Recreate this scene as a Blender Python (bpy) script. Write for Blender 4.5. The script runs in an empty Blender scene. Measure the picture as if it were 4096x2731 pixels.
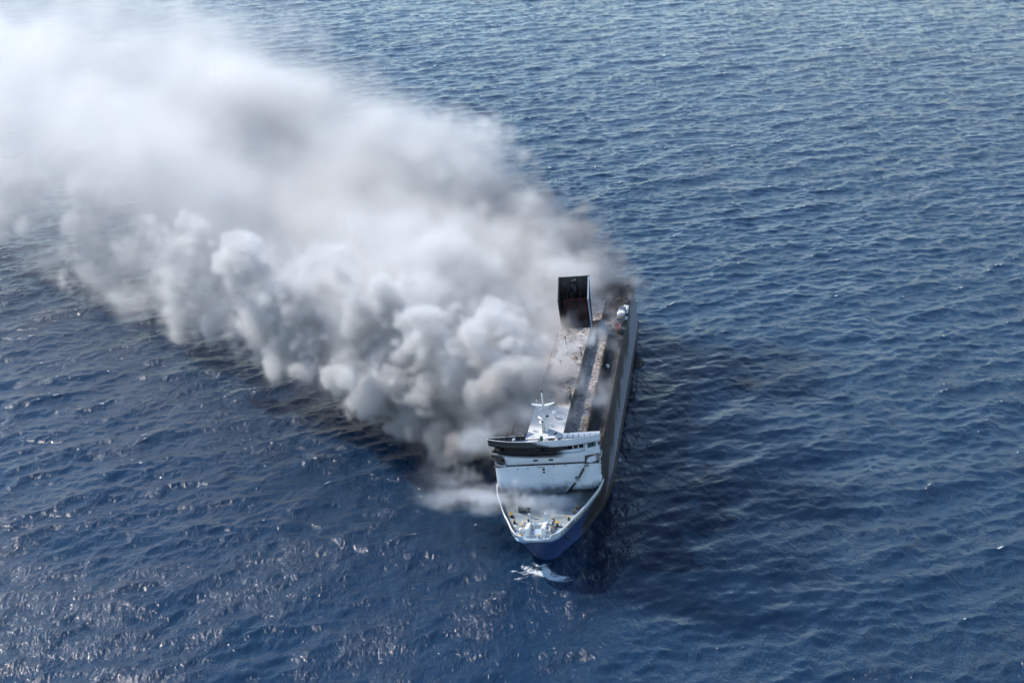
import bpy, bmesh, math, random
import numpy as np
from mathutils import Vector, Matrix

random.seed(7)
rng = np.random.default_rng(11)
scene = bpy.context.scene
col = scene.collection
R = math.radians

# ------------------------------------------------------------------ camera
CAM_H, PITCH, F_PX = 186.05, 20.69, 6055.0
cam = bpy.data.cameras.new('camera')
cam.sensor_width = 36.0
cam.lens = 36.0 * F_PX / 4096.0
cam.clip_start, cam.clip_end = 1.0, 60000.0
cam_o = bpy.data.objects.new('camera', cam)
cam_o.location = (0, 0, CAM_H)
cam_o.rotation_euler = (R(90 - PITCH), 0, 0)
col.objects.link(cam_o)
scene.camera = cam_o

# ------------------------------------------------------------------ light
SUN_AZ = math.atan2(-0.74, 0.67)     # from +y towards +x : far left
SUN_EL = R(38)
world = bpy.data.worlds.new('World'); scene.world = world
world.use_nodes = True
wn = world.node_tree
sky = wn.nodes.new('ShaderNodeTexSky')
sky.sky_type = 'NISHITA'; sky.sun_disc = False
sky.sun_elevation = SUN_EL; sky.sun_rotation = SUN_AZ % (2 * math.pi)
sky.air_density = 1.0; sky.dust_density = 0.0; sky.ozone_density = 1.8
wn.nodes['Background'].inputs['Strength'].default_value = 0.15
wn.links.new(sky.outputs[0], wn.nodes['Background'].inputs['Color'])

sun = bpy.data.lights.new('sun', 'SUN')
sun.energy = 3.6; sun.angle = R(0.53); sun.color = (1.0, 0.945, 0.87)
sun_o = bpy.data.objects.new('sun', sun)
sd = Vector((math.sin(SUN_AZ) * math.cos(SUN_EL), math.cos(SUN_AZ) * math.cos(SUN_EL), math.sin(SUN_EL)))
sun_o.rotation_euler = sd.to_track_quat('Z', 'Y').to_euler()
sun_o.location = (-300, 500, 400)
col.objects.link(sun_o)

vs = scene.view_settings
vs.view_transform = 'Standard'; vs.look = 'None'; vs.exposure = 0.45; vs.gamma = 1.0
scene.render.engine = 'CYCLES'
cy = scene.cycles
cy.max_bounces = 8; cy.diffuse_bounces = 2; cy.glossy_bounces = 3; cy.transmission_bounces = 2
cy.volume_bounces = 3; cy.transparent_max_bounces = 8
cy.volume_step_rate = 6.0; cy.volume_max_steps = 256
cy.use_denoising = True
cy.use_adaptive_sampling = True; cy.adaptive_threshold = 0.03; cy.adaptive_min_samples = 12
cy.sample_clamp_indirect = 6.0

# ------------------------------------------------------------------ helpers
def tag(o, label=None, cat=None, group=None, kind=None):
    if label: o['label'] = label
    if cat: o['category'] = cat
    if group: o['group'] = group
    if kind: o['kind'] = kind
    return o

class MB:
    """collects polygons; build() links them as one mesh object"""
    def __init__(s): s.v = []; s.f = []; s.sm = []
    def add(s, vs, fs, smooth=False):
        n = len(s.v); s.v += [tuple(map(float, p)) for p in vs]
        s.f += [tuple(n + i for i in f) for f in fs]; s.sm += [smooth] * len(fs)
        return s
    def hexa(s, p):   # 8 points: bottom ring 0-3, top ring 4-7
        return s.add(p, [(3, 2, 1, 0), (4, 5, 6, 7), (0, 1, 5, 4), (1, 2, 6, 5), (2, 3, 7, 6), (3, 0, 4, 7)])
    def box(s, x0, x1, y0, y1, z0, z1):
        return s.hexa([(x0, y0, z0), (x1, y0, z0), (x1, y1, z0), (x0, y1, z0), (x0, y0, z1), (x1, y0, z1), (x1, y1, z1), (x0, y1, z1)])
    def tube(s, a, b, r0, r1=None, n=8, cap=True):
        r1 = r0 if r1 is None else r1
        a, b = Vector(a), Vector(b); d = (b - a).normalized()
        q = Vector((1, 0, 0)) if abs(d.x) < .8 else Vector((0, 1, 0))
        e1 = d.cross(q).normalized(); e2 = d.cross(e1)
        P = []
        for c, r in ((a, r0), (b, r1)):
            for i in range(n):
                t = 2 * math.pi * i / n
                P.append(c + e1 * (r * math.cos(t)) + e2 * (r * math.sin(t)))
        k = len(s.v)
        s.add(P, [(i, (i + 1) % n, n + (i + 1) % n, n + i) for i in range(n)], n > 6)
        if cap: s.add(P, [tuple(range(n))[::-1], tuple(range(n, 2 * n))])
        return s
    def lathe(s, c, prof, n=14, axis='z'):
        """prof = [(r, h)...] round an axis through c"""
        P = []
        for r, h in prof:
            for i in range(n):
                t = 2 * math.pi * i / n
                a, b = r * math.cos(t), r * math.sin(t)
                if axis == 'z': P.append((c[0] + a, c[1] + b, c[2] + h))
                elif axis == 'y': P.append((c[0] + a, c[1] + h, c[2] + b))
                else: P.append((c[0] + h, c[1] + a, c[2] + b))
        m = len(prof); F = []
        for j in range(m - 1):
            for i in range(n):
                F.append((j * n + i, j * n + (i + 1) % n, (j + 1) * n + (i + 1) % n, (j + 1) * n + i))
        s.add(P, F, True)
        s.add(P[:n], [tuple(range(n))[::-1]]); s.add(P[-n:], [tuple(range(n))])
        return s
    def grid(s, rows, smooth=True, flip=False):
        """rows: list of equally long point lists"""
        m, n = len(rows), len(rows[0])
        P = [p for r in rows for p in r]
        F = []
        for j in range(m - 1):
            for i in range(n - 1):
                q = (j * n + i, j * n + i + 1, (j + 1) * n + i + 1, (j + 1) * n + i)
                F.append(q[::-1] if flip else q)
        return s.add(P, F, smooth)
    def prism(s, poly, d0, d1, axis):
        """poly of 2-D points extruded along axis 0=x 1=y 2=z"""
        def mk(a, b, d): return ((d, a, b), (a, d, b), (a, b, d))[axis]
        n = len(poly)
        P = [mk(a, b, d0) for a, b in poly] + [mk(a, b, d1) for a, b in poly]
        F = [tuple(range(n)), tuple(range(n, 2 * n))[::-1]] + [(i, n + i, n + (i + 1) % n, (i + 1) % n) for i in range(n)]
        return s.add(P, F)
    def build(s, name, mat, parent=None, bevel=0.0, recalc=True):
        me = bpy.data.meshes.new(name)
        me.from_pydata(s.v, [], s.f)
        me.polygons.foreach_set('use_smooth', s.sm)
        if recalc or bevel:
            bm = bmesh.new(); bm.from_mesh(me)
            bmesh.ops.remove_doubles(bm, verts=bm.verts, dist=1e-4)
            if recalc: bmesh.ops.recalc_face_normals(bm, faces=bm.faces)
            if bevel:
                es = [e for e in bm.edges if len(e.link_faces) == 2 and e.calc_face_angle(0) > .6]
                bmesh.ops.bevel(bm, geom=es, offset=bevel, segments=1, affect='EDGES')
            bm.to_mesh(me); bm.free()
        me.materials.append(mat)
        o = bpy.data.objects.new(name, me); col.objects.link(o)
        if parent: o.parent = parent
        return o

# ------------------------------------------------------------------ node helpers
class NT:
    def __init__(s, name):
        s.m = bpy.data.materials.new(name); s.m.use_nodes = True
        s.t = s.m.node_tree; s.n = s.t.nodes; s.l = s.t.links
        s.out = s.n['Material Output']; s.b = s.n['Principled BSDF']
        s._oc = None
    def _in(s, sock, v):
        if v is None: return
        if hasattr(v, 'is_linked') or isinstance(v, bpy.types.NodeSocket): s.l.new(v, sock)
        else: sock.default_value = v
    def oc(s):
        if s._oc is None: s._oc = s.n.new('ShaderNodeTexCoord').outputs['Object']
        return s._oc
    def xyz(s, vec=None):
        k = s.n.new('ShaderNodeSeparateXYZ'); s.l.new(vec or s.oc(), k.inputs[0]); return k.outputs
    def scale(s, vec, sc, rot=(0, 0, 0), loc=(0, 0, 0)):
        k = s.n.new('ShaderNodeMapping'); s.l.new(vec, k.inputs['Vector'])
        k.inputs['Scale'].default_value = sc; k.inputs['Rotation'].default_value = rot; k.inputs['Location'].default_value = loc
        return k.outputs[0]
    def noise(s, sc, det=4, rough=.55, vec=None, dist=0.0):
        k = s.n.new('ShaderNodeTexNoise'); s.l.new(vec or s.oc(), k.inputs['Vector'])
        k.inputs['Scale'].default_value = sc; k.inputs['Detail'].default_value = det; k.inputs['Roughness'].default_value = rough
        k.inputs['Distortion'].default_value = dist
        return k.outputs['Fac']
    def math(s, op, a, b=None, c=None, clamp=False):
        k = s.n.new('ShaderNodeMath'); k.operation = op; k.use_clamp = clamp
        s._in(k.inputs[0], a); s._in(k.inputs[1], b); s._in(k.inputs[2], c)
        return k.outputs[0]
    def ss(s, x, lo, hi, a=0.0, b=1.0):
        k = s.n.new('ShaderNodeMapRange'); k.interpolation_type = 'SMOOTHSTEP'
        s._in(k.inputs[0], x); k.inputs[1].default_value = lo; k.inputs[2].default_value = hi
        k.inputs[3].default_value = a; k.inputs[4].default_value = b
        return k.outputs[0]
    def mix(s, f, a, b):
        k = s.n.new('ShaderNodeMix'); k.data_type = 'RGBA'
        s._in(k.inputs[0], f)
        for sock, v in ((k.inputs[6], a), (k.inputs[7], b)):
            if isinstance(v, (tuple, list)): v = tuple(v) + ((1,) if len(v) == 3 else ())
            s._in(sock, v)
        return k.outputs[2]
    def bump(s, h, strength=.4, dist=.05, nrm=None):
        k = s.n.new('ShaderNodeBump'); k.inputs['Strength'].default_value = strength; k.inputs['Distance'].default_value = dist
        s.l.new(h, k.inputs['Height'])
        if nrm: s.l.new(nrm, k.inputs['Normal'])
        return k.outputs[0]
    def attr(s, name):
        k = s.n.new('ShaderNodeAttribute'); k.attribute_name = name; return k.outputs['Fac']
    def finish(s, color=None, rough=None, nrm=None, metal=0.0, **kw):
        if isinstance(color, (tuple, list)): color = tuple(color) + ((1,) if len(color) == 3 else ())
        s._in(s.b.inputs['Base Color'], color); s._in(s.b.inputs['Roughness'], rough)
        s.b.inputs['Metallic'].default_value = metal
        if nrm: s.l.new(nrm, s.b.inputs['Normal'])
        for k, v in kw.items(): s._in(s.b.inputs[k], v)
        return s.m

def plain(name, c, rough=.5, var=.18, sc=1.2, grime=(.10, .085, .07), amount=.35):
    """paint with grime patches and a little relief"""
    t = NT(name)
    n = t.noise(sc, 5, .6)
    g = t.ss(t.noise(sc * .45, 6, .65), .52, .75)
    base = t.mix(t.ss(n, .3, .7), tuple(x * (1 - var) for x in c), tuple(min(1, x * (1 + var * .5)) for x in c))
    colr = t.mix(t.math('MULTIPLY', g, amount), base, grime)
    return t.finish(colr, rough, t.bump(n, .15, .03))

M = {}
# --- white superstructure paint: rust runs, soot over the starboard bridge wing and round the openings
def white_paint(name, soot_fn=None, tint=(.79, .85, .91)):
    t = NT(name)
    o = t.oc(); x, y, z = t.xyz()
    streak = t.noise(1.0, 5, .6, t.scale(o, (1.6, 1.6, .16)))
    big = t.noise(.25, 4, .6)
    base = t.mix(t.ss(big, .35, .7), tint, tuple(c * .88 for c in tint))
    rust = t.math('MULTIPLY', t.ss(streak, .56, .78), t.ss(big, .42, .62))
    c = t.mix(t.math('MULTIPLY', rust, .45), base, (.36, .27, .2))
    # faint weld seams between plates
    w = t.math('ABSOLUTE', t.math('SUBTRACT', t.math('FRACT', t.math('MULTIPLY', z, 1 / 2.65)), .5))
    seam = t.math('MULTIPLY', t.ss(w, .006, .02, 1, 0), .35)
    c = t.mix(seam, c, (.45, .42, .40))
    if soot_fn: c = soot_fn(t, c, x, y, z)
    return t.finish(c, .42, t.bump(t.noise(.55, 3, .5), .25, .06))
def bridge_soot(t, c, x, y, z):
    n = t.noise(.42, 6, .62); n2 = t.noise(1.7, 5, .6, t.scale(t.oc(), (1, 1, .5)))
    nn = t.math('ADD', t.math('MULTIPLY', t.math('SUBTRACT', n, .5), 7.0), t.math('MULTIPLY', t.math('SUBTRACT', n2, .5), 1.6))
    # parapet: fully black to starboard, climbing edge towards the middle
    a = t.math('ADD', t.math('ADD', t.math('MULTIPLY', x, -.75), t.math('MULTIPLY', t.math('SUBTRACT', 24.6, z), 2.0)), t.math('MULTIPLY', nn, .45))
    s = t.math('MULTIPLY', t.math('MULTIPLY', t.ss(a, -.4, 2.4), t.ss(x, 3.5, 9.0, 1, 0)), t.ss(z, 21.2, 22.2))
    # band round the burnt wheelhouse windows
    b = t.math('MULTIPLY', t.ss(t.math('ADD', x, t.math('MULTIPLY', nn, .6)), 2.5, 6.5, 1, 0), t.math('MULTIPLY', t.ss(t.math('ADD', z, t.math('MULTIPLY', x, .03)), 19.3, 20.35), t.ss(z, 22.7, 23.5, 1, 0)))
    # lower passage at the starboard corner
    e = t.math('MULTIPLY', t.ss(t.math('ADD', x, t.math('MULTIPLY', nn, .25)), -11.4, -10.2, 1, 0), t.math('MULTIPLY', t.ss(z, 17.2, 17.7), t.ss(z, 20.0, 21, 1, 0)))
    k = t.math('MAXIMUM', t.math('MAXIMUM', s, b), e)
    return t.mix(t.math('MULTIPLY', k, .96), c, t.mix(t.ss(n2, .3, .7), (.006, .006, .007), (.022, .019, .018)))
def wall_soot(t, c, x, y, z):
    n = t.noise(.35, 6, .65)
    a = t.math('ADD', z, t.math('MULTIPLY', t.math('SUBTRACT', n, .5), 5.5))
    s = t.math('MULTIPLY', t.ss(a, 9.6, 12.2, 1, 0), .8)
    j = t.noise(.9, 6, .75, t.scale(t.oc(), (1, 1, 1), loc=(4, 0, 2)))
    torn = t.math('ADD', t.math('SUBTRACT', z, t.math('MULTIPLY', t.math('SUBTRACT', j, .5), 2.6)), t.math('MULTIPLY', t.ss(x, 3.5, 5.5, 1, 0), 4))
    k = t.ss(torn, 9.75, 9.85, 1, 0)
    flank = t.math('MULTIPLY', t.ss(t.math('SUBTRACT', y, t.math('MULTIPLY', t.math('SUBTRACT', j, .5), 6)), 29.6, 29.8), t.ss(x, 0, 1))
    c = t.mix(s, c, (.06, .055, .055))
    return t.mix(t.math('MAXIMUM', k, flank), c, t.mix(t.ss(j, .35, .65), (.018, .017, .018), (.06, .052, .05)))
M['white'] = white_paint('white_paint')
M['wall'] = white_paint('sooty_white_paint', wall_soot)
M['bridge'] = white_paint('burnt_white_paint', bridge_soot)
M['plain_white'] = plain('deck_gear_white', (.80, .80, .78), .4, .1, 2.5, (.3, .25, .2), .35)
M['pale_blue'] = plain('pale_blue_paint', (.42, .55, .68), .5, .12, 1.5)

# --- hull: navy below, burnt white above
def hull_mat():
    t = NT('hull_paint')
    o = t.oc(); x, y, z = t.xyz()
    bigw = t.noise(.12, 5, .6)
    st = t.noise(1.0, 6, .65, t.scale(o, (1, .25, .22)))
    st2 = t.noise(1.0, 6, .7, t.scale(o, (1, .9, .12), loc=(3, 1, 5)))
    fine = t.noise(2.2, 6, .7, t.scale(o, (1, 1, .35)))
    navy = t.mix(t.ss(bigw, .35, .65), (.023, .056, .175), (.033, .072, .21))
    navy = t.mix(t.math('MULTIPLY', t.ss(fine, .58, .72), .35), navy, (.10, .06, .045))
    red = t.ss(t.math('ADD', z, t.math('MULTIPLY', st, .6)), -1.7, -1.4, 1, 0)
    navy = t.mix(red, navy, (.10, .028, .02))
    grey = t.mix(t.ss(fine, .3, .7), (.17, .18, .215), (.31, .32, .37))
    grey = t.mix(t.math('MULTIPLY', t.ss(st, .5, .68), .55), grey, (.17, .16, .17))
    # soot: solid along the top strakes, tongues running down, dark again near the water
    tongue = t.math('ADD', z, t.math('MULTIPLY', t.math('SUBTRACT', st2, .5), 17.0))
    tongue = t.math('ADD', tongue, t.math('MULTIPLY', t.math('SUBTRACT', bigw, .5), 22.0))
    tongue = t.math('ADD', tongue, t.math('ADD', t.ss(y, 34, 70, 7.0, 0), t.ss(y, 125, 150, 0, -5)))
    s1 = t.ss(tongue, 9.6, 11.4)
    s2 = t.ss(t.math('ADD', z, t.math('MULTIPLY', t.math('SUBTRACT', st, .5), 6.0)), .8, 2.4, 1, 0)
    soot = t.mix(t.ss(fine, .35, .7), (.014, .013, .014), (.055, .045, .042))
    s3 = t.math('MULTIPLY', t.ss(t.math('ADD', y, t.math('MULTIPLY', t.math('SUBTRACT', st, .5), 30)), 38, 52, 1, 0), t.ss(x, 0, 1))
    soot = t.mix(t.math('MULTIPLY', t.ss(st, .5, .66), .6), soot, (.10, .072, .058))
    soot = t.mix(t.math('MULTIPLY', t.ss(st2, .62, .70), .55), soot, (.34, .34, .37))
    aft = t.mix(t.math('MAXIMUM', t.math('MAXIMUM', s1, s2), s3), grey, soot)
    # ship's blue stays on the bow and dies away in soot abreast of the house
    bow = t.ss(t.math('ADD', y, t.math('MULTIPLY', t.math('SUBTRACT', bigw, .5), 10)), 19, 26, 1, 0)
    c = t.mix(bow, aft, navy)
    return t.finish(c, .5, t.bump(t.math('ADD', fine, t.math('MULTIPLY', st2, 2)), .4, .08))
M['hull'] = hull_mat()

# --- decks
def burnt_deck(name, white_to=None):
    t = NT(name)
    x, y, z = t.xyz()
    n1 = t.noise(.16, 6, .65); n2 = t.noise(1.1, 6, .7); n3 = t.noise(4.5, 5, .7)
    ash = t.mix(t.ss(n2, .32, .68), (.24, .20, .175), (.64, .585, .54))
    ash = t.mix(t.math('MULTIPLY', t.ss(n1, .42, .62), .8), ash, (.16, .115, .09))
    ash = t.mix(t.math('MULTIPLY', t.ss(n3, .57, .72), .5), ash, (.05, .043, .04))
    ash = t.mix(t.math('MULTIPLY', t.ss(n3, .30, .42, 1, 0), .6), ash, (.68, .65, .61))
    if white_to:
        wh = t.mix(t.ss(n2, .35, .7), (.66, .66, .64), (.58, .58, .565))
        wh = t.mix(t.math('MULTIPLY', t.ss(n3, .58, .75), .35), wh, (.3, .28, .26))
        f = t.ss(t.math('ADD', y, t.math('ADD', t.math('MULTIPLY', t.math('SUBTRACT', n1, .5), 16), t.math('MULTIPLY', t.math('SUBTRACT', n2, .5), 8))), white_to - 4, white_to + 3)
        ash = t.mix(f, wh, ash)
    return t.finish(ash, .85, t.bump(t.math('ADD', n2, n3), .7, .12))
M['roof'] = burnt_deck('burnt_roof', 48)
M['ashdeck'] = burnt_deck('burnt_deck')
def sooty(name, a, b, sc=.8):
    t = NT(name); n = t.noise(sc, 6, .68); m = t.noise(sc * 5, 5, .65)
    c = t.mix(t.ss(n, .35, .68), a, b)
    c = t.mix(t.math('MULTIPLY', t.ss(m, .56, .7), .4), c, (.13, .085, .06))
    return t.finish(c, .8, t.bump(t.math('ADD', n, m), .6, .08))
M['soot'] = sooty('soot', (.016, .015, .016), (.05, .045, .043))
M['char'] = sooty('charred_grey', (.045, .043, .045), (.12, .112, .11))
M['ashgrey'] = sooty('ash_grey', (.20, .19, .19), (.38, .36, .35))
M['rust'] = sooty('rusted_steel', (.10, .055, .035), (.24, .15, .10))
M['redoxide'] = sooty('red_oxide', (.045, .012, .012), (.10, .028, .025), .5)
def foredeck_mat():
    t = NT('foredeck_paint'); x, y, z = t.xyz()
    n = t.noise(.35, 6, .65); n2 = t.noise(2.5, 5, .65)
    c = t.mix(t.ss(n2, .35, .7), (.29, .34, .36), (.21, .25, .27))
    f = t.ss(t.math('ADD', y, t.math('MULTIPLY', t.math('SUBTRACT', n, .5), 9)), 4.5, 7.5, 1, 0)
    c = t.mix(f, c, (.30, .45, .58))
    c = t.mix(t.math('MULTIPLY', t.ss(n, .5, .68), .7), c, (.17, .145, .12))
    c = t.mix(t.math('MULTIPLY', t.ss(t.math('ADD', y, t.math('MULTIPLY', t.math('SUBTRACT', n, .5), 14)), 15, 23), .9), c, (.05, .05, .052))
    return t.finish(c, .7, t.bump(n2, .3, .03))
M['foredeck'] = foredeck_mat()
M['yellow'] = plain('yellow_paint', (.62, .36, .03), .5, .15, 3, (.2, .12, .04), .5)
M['black'] = plain('black_paint', (.02, .021, .024), .5, .2, 2)
M['green'] = plain('green_paint', (.02, .10, .055), .5, .2, 2)
M['glass'] = NT('window_glass').finish((.010, .013, .014), .35)
M['orange'] = plain('faded_orange', (.24, .035, .022), .55, .25, 1.5, (.06, .04, .035), .8)
M['boatgrey'] = plain('boat_grey', (.19, .22, .28), .5, .2, .8, (.09, .09, .1), .6)
M['canopy'] = plain('canopy_white', (.80, .80, .76), .6, .08, 2)

# ------------------------------------------------------------------ the sea
SHIP = dict(x=7.14, y=329.8, psi=R(7.77), lst=R(6.57))
def ship_uv(X, Y):
    """world -> along-ship and across-ship distance at the waterline"""
    dx, dy = X - SHIP['x'], Y - SHIP['y']
    s, c = math.sin(SHIP['psi']), math.cos(SHIP['psi'])
    return dx * s + dy * c, dx * c - dy * s

def smooth(x, a, b):
    t = np.clip((x - a) / (b - a), 0, 1); return t * t * (3 - 2 * t)

def ocean(N, L, lp, hs, wind, spread, seed, lmin):
    """one square of random sea: heights, choppy offsets and fold measure"""
    g = np.random.default_rng(seed)
    k1 = 2 * np.pi * np.fft.fftfreq(N, L / N)
    KX, KY = np.meshgrid(k1, k1, indexing='ij')
    K = np.hypot(KX, KY); K[0, 0] = 1
    kp = 2 * np.pi / lp
    S = K ** -4.0 * np.exp(-1.25 * (kp / K) ** 2) * np.exp(-(K * lmin / (2 * np.pi)) ** 2)
    ca = (KX * wind[0] + KY * wind[1]) / K
    D = np.where(ca > 0, np.abs(ca) ** spread, .12 * np.abs(ca) ** spread) + .02
    A = np.sqrt(S * D); A[0, 0] = 0
    z = (g.normal(size=(N, N)) + 1j * g.normal(size=(N, N))) * A
    h = np.fft.ifft2(z); sc = hs / 4 / h.real.std(); z *= sc
    h = np.fft.ifft2(z).real
    dx = np.fft.ifft2(1j * KX / K * z).real; dy = np.fft.ifft2(1j * KY / K * z).real
    jxx = np.fft.ifft2(-KX * KX / K * z).real; jyy = np.fft.ifft2(-KY * KY / K * z).real; jxy = np.fft.ifft2(-KX * KY / K * z).real
    ch = 1.1
    J = (1 + ch * jxx) * (1 + ch * jyy) - (ch * jxy) ** 2
    return h, ch * dx, ch * dy, J

def sample(A, L, X, Y):
    N = A.shape[0]
    fx = (X / L % 1) * N; fy = (Y / L % 1) * N
    i = fx.astype(int); j = fy.astype(int); a = fx - i; b = fy - j
    i %= N; j %= N; i2 = (i + 1) % N; j2 = (j + 1) % N
    return (A[i, j] * (1 - a) + A[i2, j] * a) * (1 - b) + (A[i, j2] * (1 - a) + A[i2, j2] * a) * b

WIND = (-.62, .78)
def build_sea():
    def graded(lo, l1, f0, f1, h1, hi, step, grow):
        """fine zone f0..f1, slowly coarser to l1 and h1, then quickly out to the horizon"""
        up = []; p, st = f1, step
        while p < hi:
            up.append(p); st *= grow if p < h1 else 1.2; p += st
        dn = []; p, st = f0, step
        while p > lo:
            st *= grow if p > l1 else 1.2; p -= st; dn.append(p)
        return np.array(dn[::-1] + list(np.arange(f0, f1 - step * .5, step)) + up + [hi])
    xs = graded(-24000, -520, -200, 200, 520, 24000, .8, 1.005)
    ys = graded(-9000, 235, 258, 620, 1430, 40000, .8, 1.0035)
    X, Y = np.meshgrid(xs, ys, indexing='xy')
    o1 = ocean(512, 317.0, 30.0, 1.05, WIND, 4, 3, 1.2)
    o2 = ocean(512, 203.0, 7.5, .36, (-.35, .94), 2, 5, .75)
    u, v = ship_uv(X, Y)
    # smoother water, darkened and less reflective, lies along the port side, out to a ragged edge
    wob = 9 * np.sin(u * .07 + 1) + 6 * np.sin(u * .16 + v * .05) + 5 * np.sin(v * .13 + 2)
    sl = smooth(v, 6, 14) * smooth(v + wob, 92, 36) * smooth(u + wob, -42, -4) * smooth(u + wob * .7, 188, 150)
    fade = smooth(np.maximum(np.abs(X), np.abs(Y - 840) * .85), 950, 545)
    w1 = fade * (1 - .25 * sl); w2 = fade * (1 - .8 * sl)
    Z = np.zeros_like(X); PX = X.copy(); PY = Y.copy()
    for o, L, w in ((o1, 317.0, w1), (o2, 203.0, w2)):
        Z += w * sample(o[0], L, X, Y); PX += w * sample(o[1], L, X, Y); PY += w * sample(o[2], L, X, Y)
    J = w1 * (sample(o1[3], 317.0, X, Y) - 1) + w2 * (sample(o2[3], 203.0, X, Y) - 1) + 1
    patch = .5 + .5 * np.sin(X * .021 + 1.3 * np.sin(Y * .017)) * np.sin(Y * .026 + X * .008)
    q0, q1 = np.quantile(J[60:-60:3, 60:-60:3], [.0006, .0045])
    foam = smooth(J - .12 * patch, q1 - .06, q0 - .10) * (1 - sl)
    # broken water at the stem and a trickle of foam round the quarter
    def blob(cx, cy, rx, ry, a):
        c, s = math.cos(a), math.sin(a); dx, dy = X - cx, Y - cy
        return np.exp(-(((dx * c + dy * s) / rx) ** 2 + ((-dx * s + dy * c) / ry) ** 2))
    bowf = blob(5.0, 331.6, 3.6, 1.0, -.5) + 1.0 * blob(9.5, 331.2, 4.2, 1.4, -.45) + .8 * blob(7.0, 334.3, 3.2, 1.1, -.35)
    bowf = .34 * bowf + .5 * blob(12.5, 328.0, 4.5, 1.8, -.3) + .3 * blob(3.0, 328.5, 5, 1.6, .3) + .45 * blob(41, 512, 8, 6, 1.2)
    gg = random.Random(3)
    for _ in range(34):
        bowf = bowf + gg.uniform(.2, .5) * blob(6.5 + gg.gauss(0, 4.5), 331.0 + gg.gauss(0, 2.2), gg.uniform(.8, 2.6), gg.uniform(.25, .6), gg.gauss(-.4, .5))
    for _ in range(40):      # broken water along the port waterline
        uu = gg.uniform(10, 178); bw = 14.6 if uu > 48 else 14.6 * (uu / 48) ** .7
        px = SHIP['x'] + uu * math.sin(SHIP['psi']) + (bw + gg.uniform(-.3, 1.2)) * math.cos(SHIP['psi']); py = SHIP['y'] + uu * math.cos(SHIP['psi']) - bw * math.sin(SHIP['psi'])
        bowf = bowf + gg.uniform(.12, .34) * blob(px, py, gg.uniform(.3, .7), gg.uniform(1, 3.5), -SHIP['psi'])
    Z += .35 * blob(6.5, 332.2, 4.5, 1.2, -.45)
    foam = np.clip(np.maximum(foam, bowf), 0, 1)
    ny, nx = X.shape
    me = bpy.data.meshes.new('sea')
    me.vertices.add(nx * ny)
    me.vertices.foreach_set('co', np.stack([PX, PY, Z], -1).astype(np.float32).ravel())
    idx = np.arange(nx * ny).reshape(ny, nx)
    q = np.stack([idx[:-1, :-1], idx[:-1, 1:], idx[1:, 1:], idx[1:, :-1]], -1).reshape(-1, 4)
    me.loops.add(q.size); me.loops.foreach_set('vertex_index', q.ravel().astype(np.int32))
    me.polygons.add(len(q)); me.polygons.foreach_set('loop_start', np.arange(0, q.size, 4, dtype=np.int32))
    me.polygons.foreach_set('use_smooth', np.ones(len(q), bool))
    me.update(calc_edges=True)
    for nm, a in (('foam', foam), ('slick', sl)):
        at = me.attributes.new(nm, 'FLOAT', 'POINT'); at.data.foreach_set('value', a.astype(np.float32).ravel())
    print('sea quads', len(q), nx, ny)
    o = bpy.data.objects.new('sea', me); col.objects.link(o)
    t = NT('sea_water')
    oc = t.oc()
    ang = math.atan2(WIND[1], WIND[0])
    def rip(sc, st, da, det, rough): return t.noise(sc, det, rough, t.scale(oc, (1, st, 1), rot=(0, 0, -ang + da)))
    r1 = rip(.70, .45, .1, 3, .6); r2 = rip(2.0, .5, -.35, 3, .65); r3 = rip(.26, .5, .3, 2, .5)
    keep = t.ss(t.math('MULTIPLY', t.attr('slick'), t.ss(t.noise(.028, 4, .6), .32, .6, .35, 1.0)), 0, .9, 1, .2)
    gust = t.math('MULTIPLY', t.ss(t.noise(.012, 4, .6), .35, .65, .65, 1.2), t.ss(t.noise(.07, 3, .55, t.scale(oc, (1, .5, 1), rot=(0, 0, -ang))), .3, .7, .65, 1.25))
    hgt = t.math('ADD', t.math('MULTIPLY', t.math('ADD', t.math('MULTIPLY', r1, .46), t.math('MULTIPLY', r2, .27)), t.math('MULTIPLY', keep, gust)), t.math('MULTIPLY', r3, .5))
    nrm = t.bump(hgt, 1.0, 1.0)
    fo = t.attr('foam')
    fn = t.noise(1.3, 8, .8, t.scale(oc, (1, 1.6, 1), rot=(0, 0, .5)), 1.6)
    fm = t.ss(t.math('ADD', fo, t.math('MULTIPLY', t.math('SUBTRACT', fn, .52), 1.9)), .38, .72)
    fm = t.math('MULTIPLY', fm, t.ss(fo, .02, .25))
    deep = t.mix(t.ss(t.noise(.006, 3, .5), .35, .65), (.0075, .030, .067), (.009, .034, .075))
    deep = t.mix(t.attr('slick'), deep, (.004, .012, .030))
    c = t.mix(fm, deep, (.74, .78, .80))
    t.b.inputs['Specular IOR Level'].default_value = .5
    t._in(t.b.inputs['Specular IOR Level'], t.ss(t.attr('slick'), 0, .9, .5, .18))     # reflection lowered in the slick to darken it
    t.finish(c, t.math('ADD', t.ss(t.attr('slick'), 0, .8, .115, .09), t.math('MULTIPLY', fm, .6)), nrm, IOR=1.333)
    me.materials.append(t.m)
    tag(o, 'open blue sea with choppy waves and small whitecaps', 'sea', kind='structure')
    return o
build_sea()

# ------------------------------------------------------------------ the ferry
ferry = bpy.data.objects.new('ferry', None); col.objects.link(ferry)
ferry.location = (SHIP['x'], SHIP['y'], 0)
ferry.rotation_euler = (0, -SHIP['lst'], -SHIP['psi'])
ferry.empty_display_size = 5
tag(ferry, 'long burning white and blue ferry listing in the sea beneath its smoke', 'ferry')
P = ferry

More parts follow.
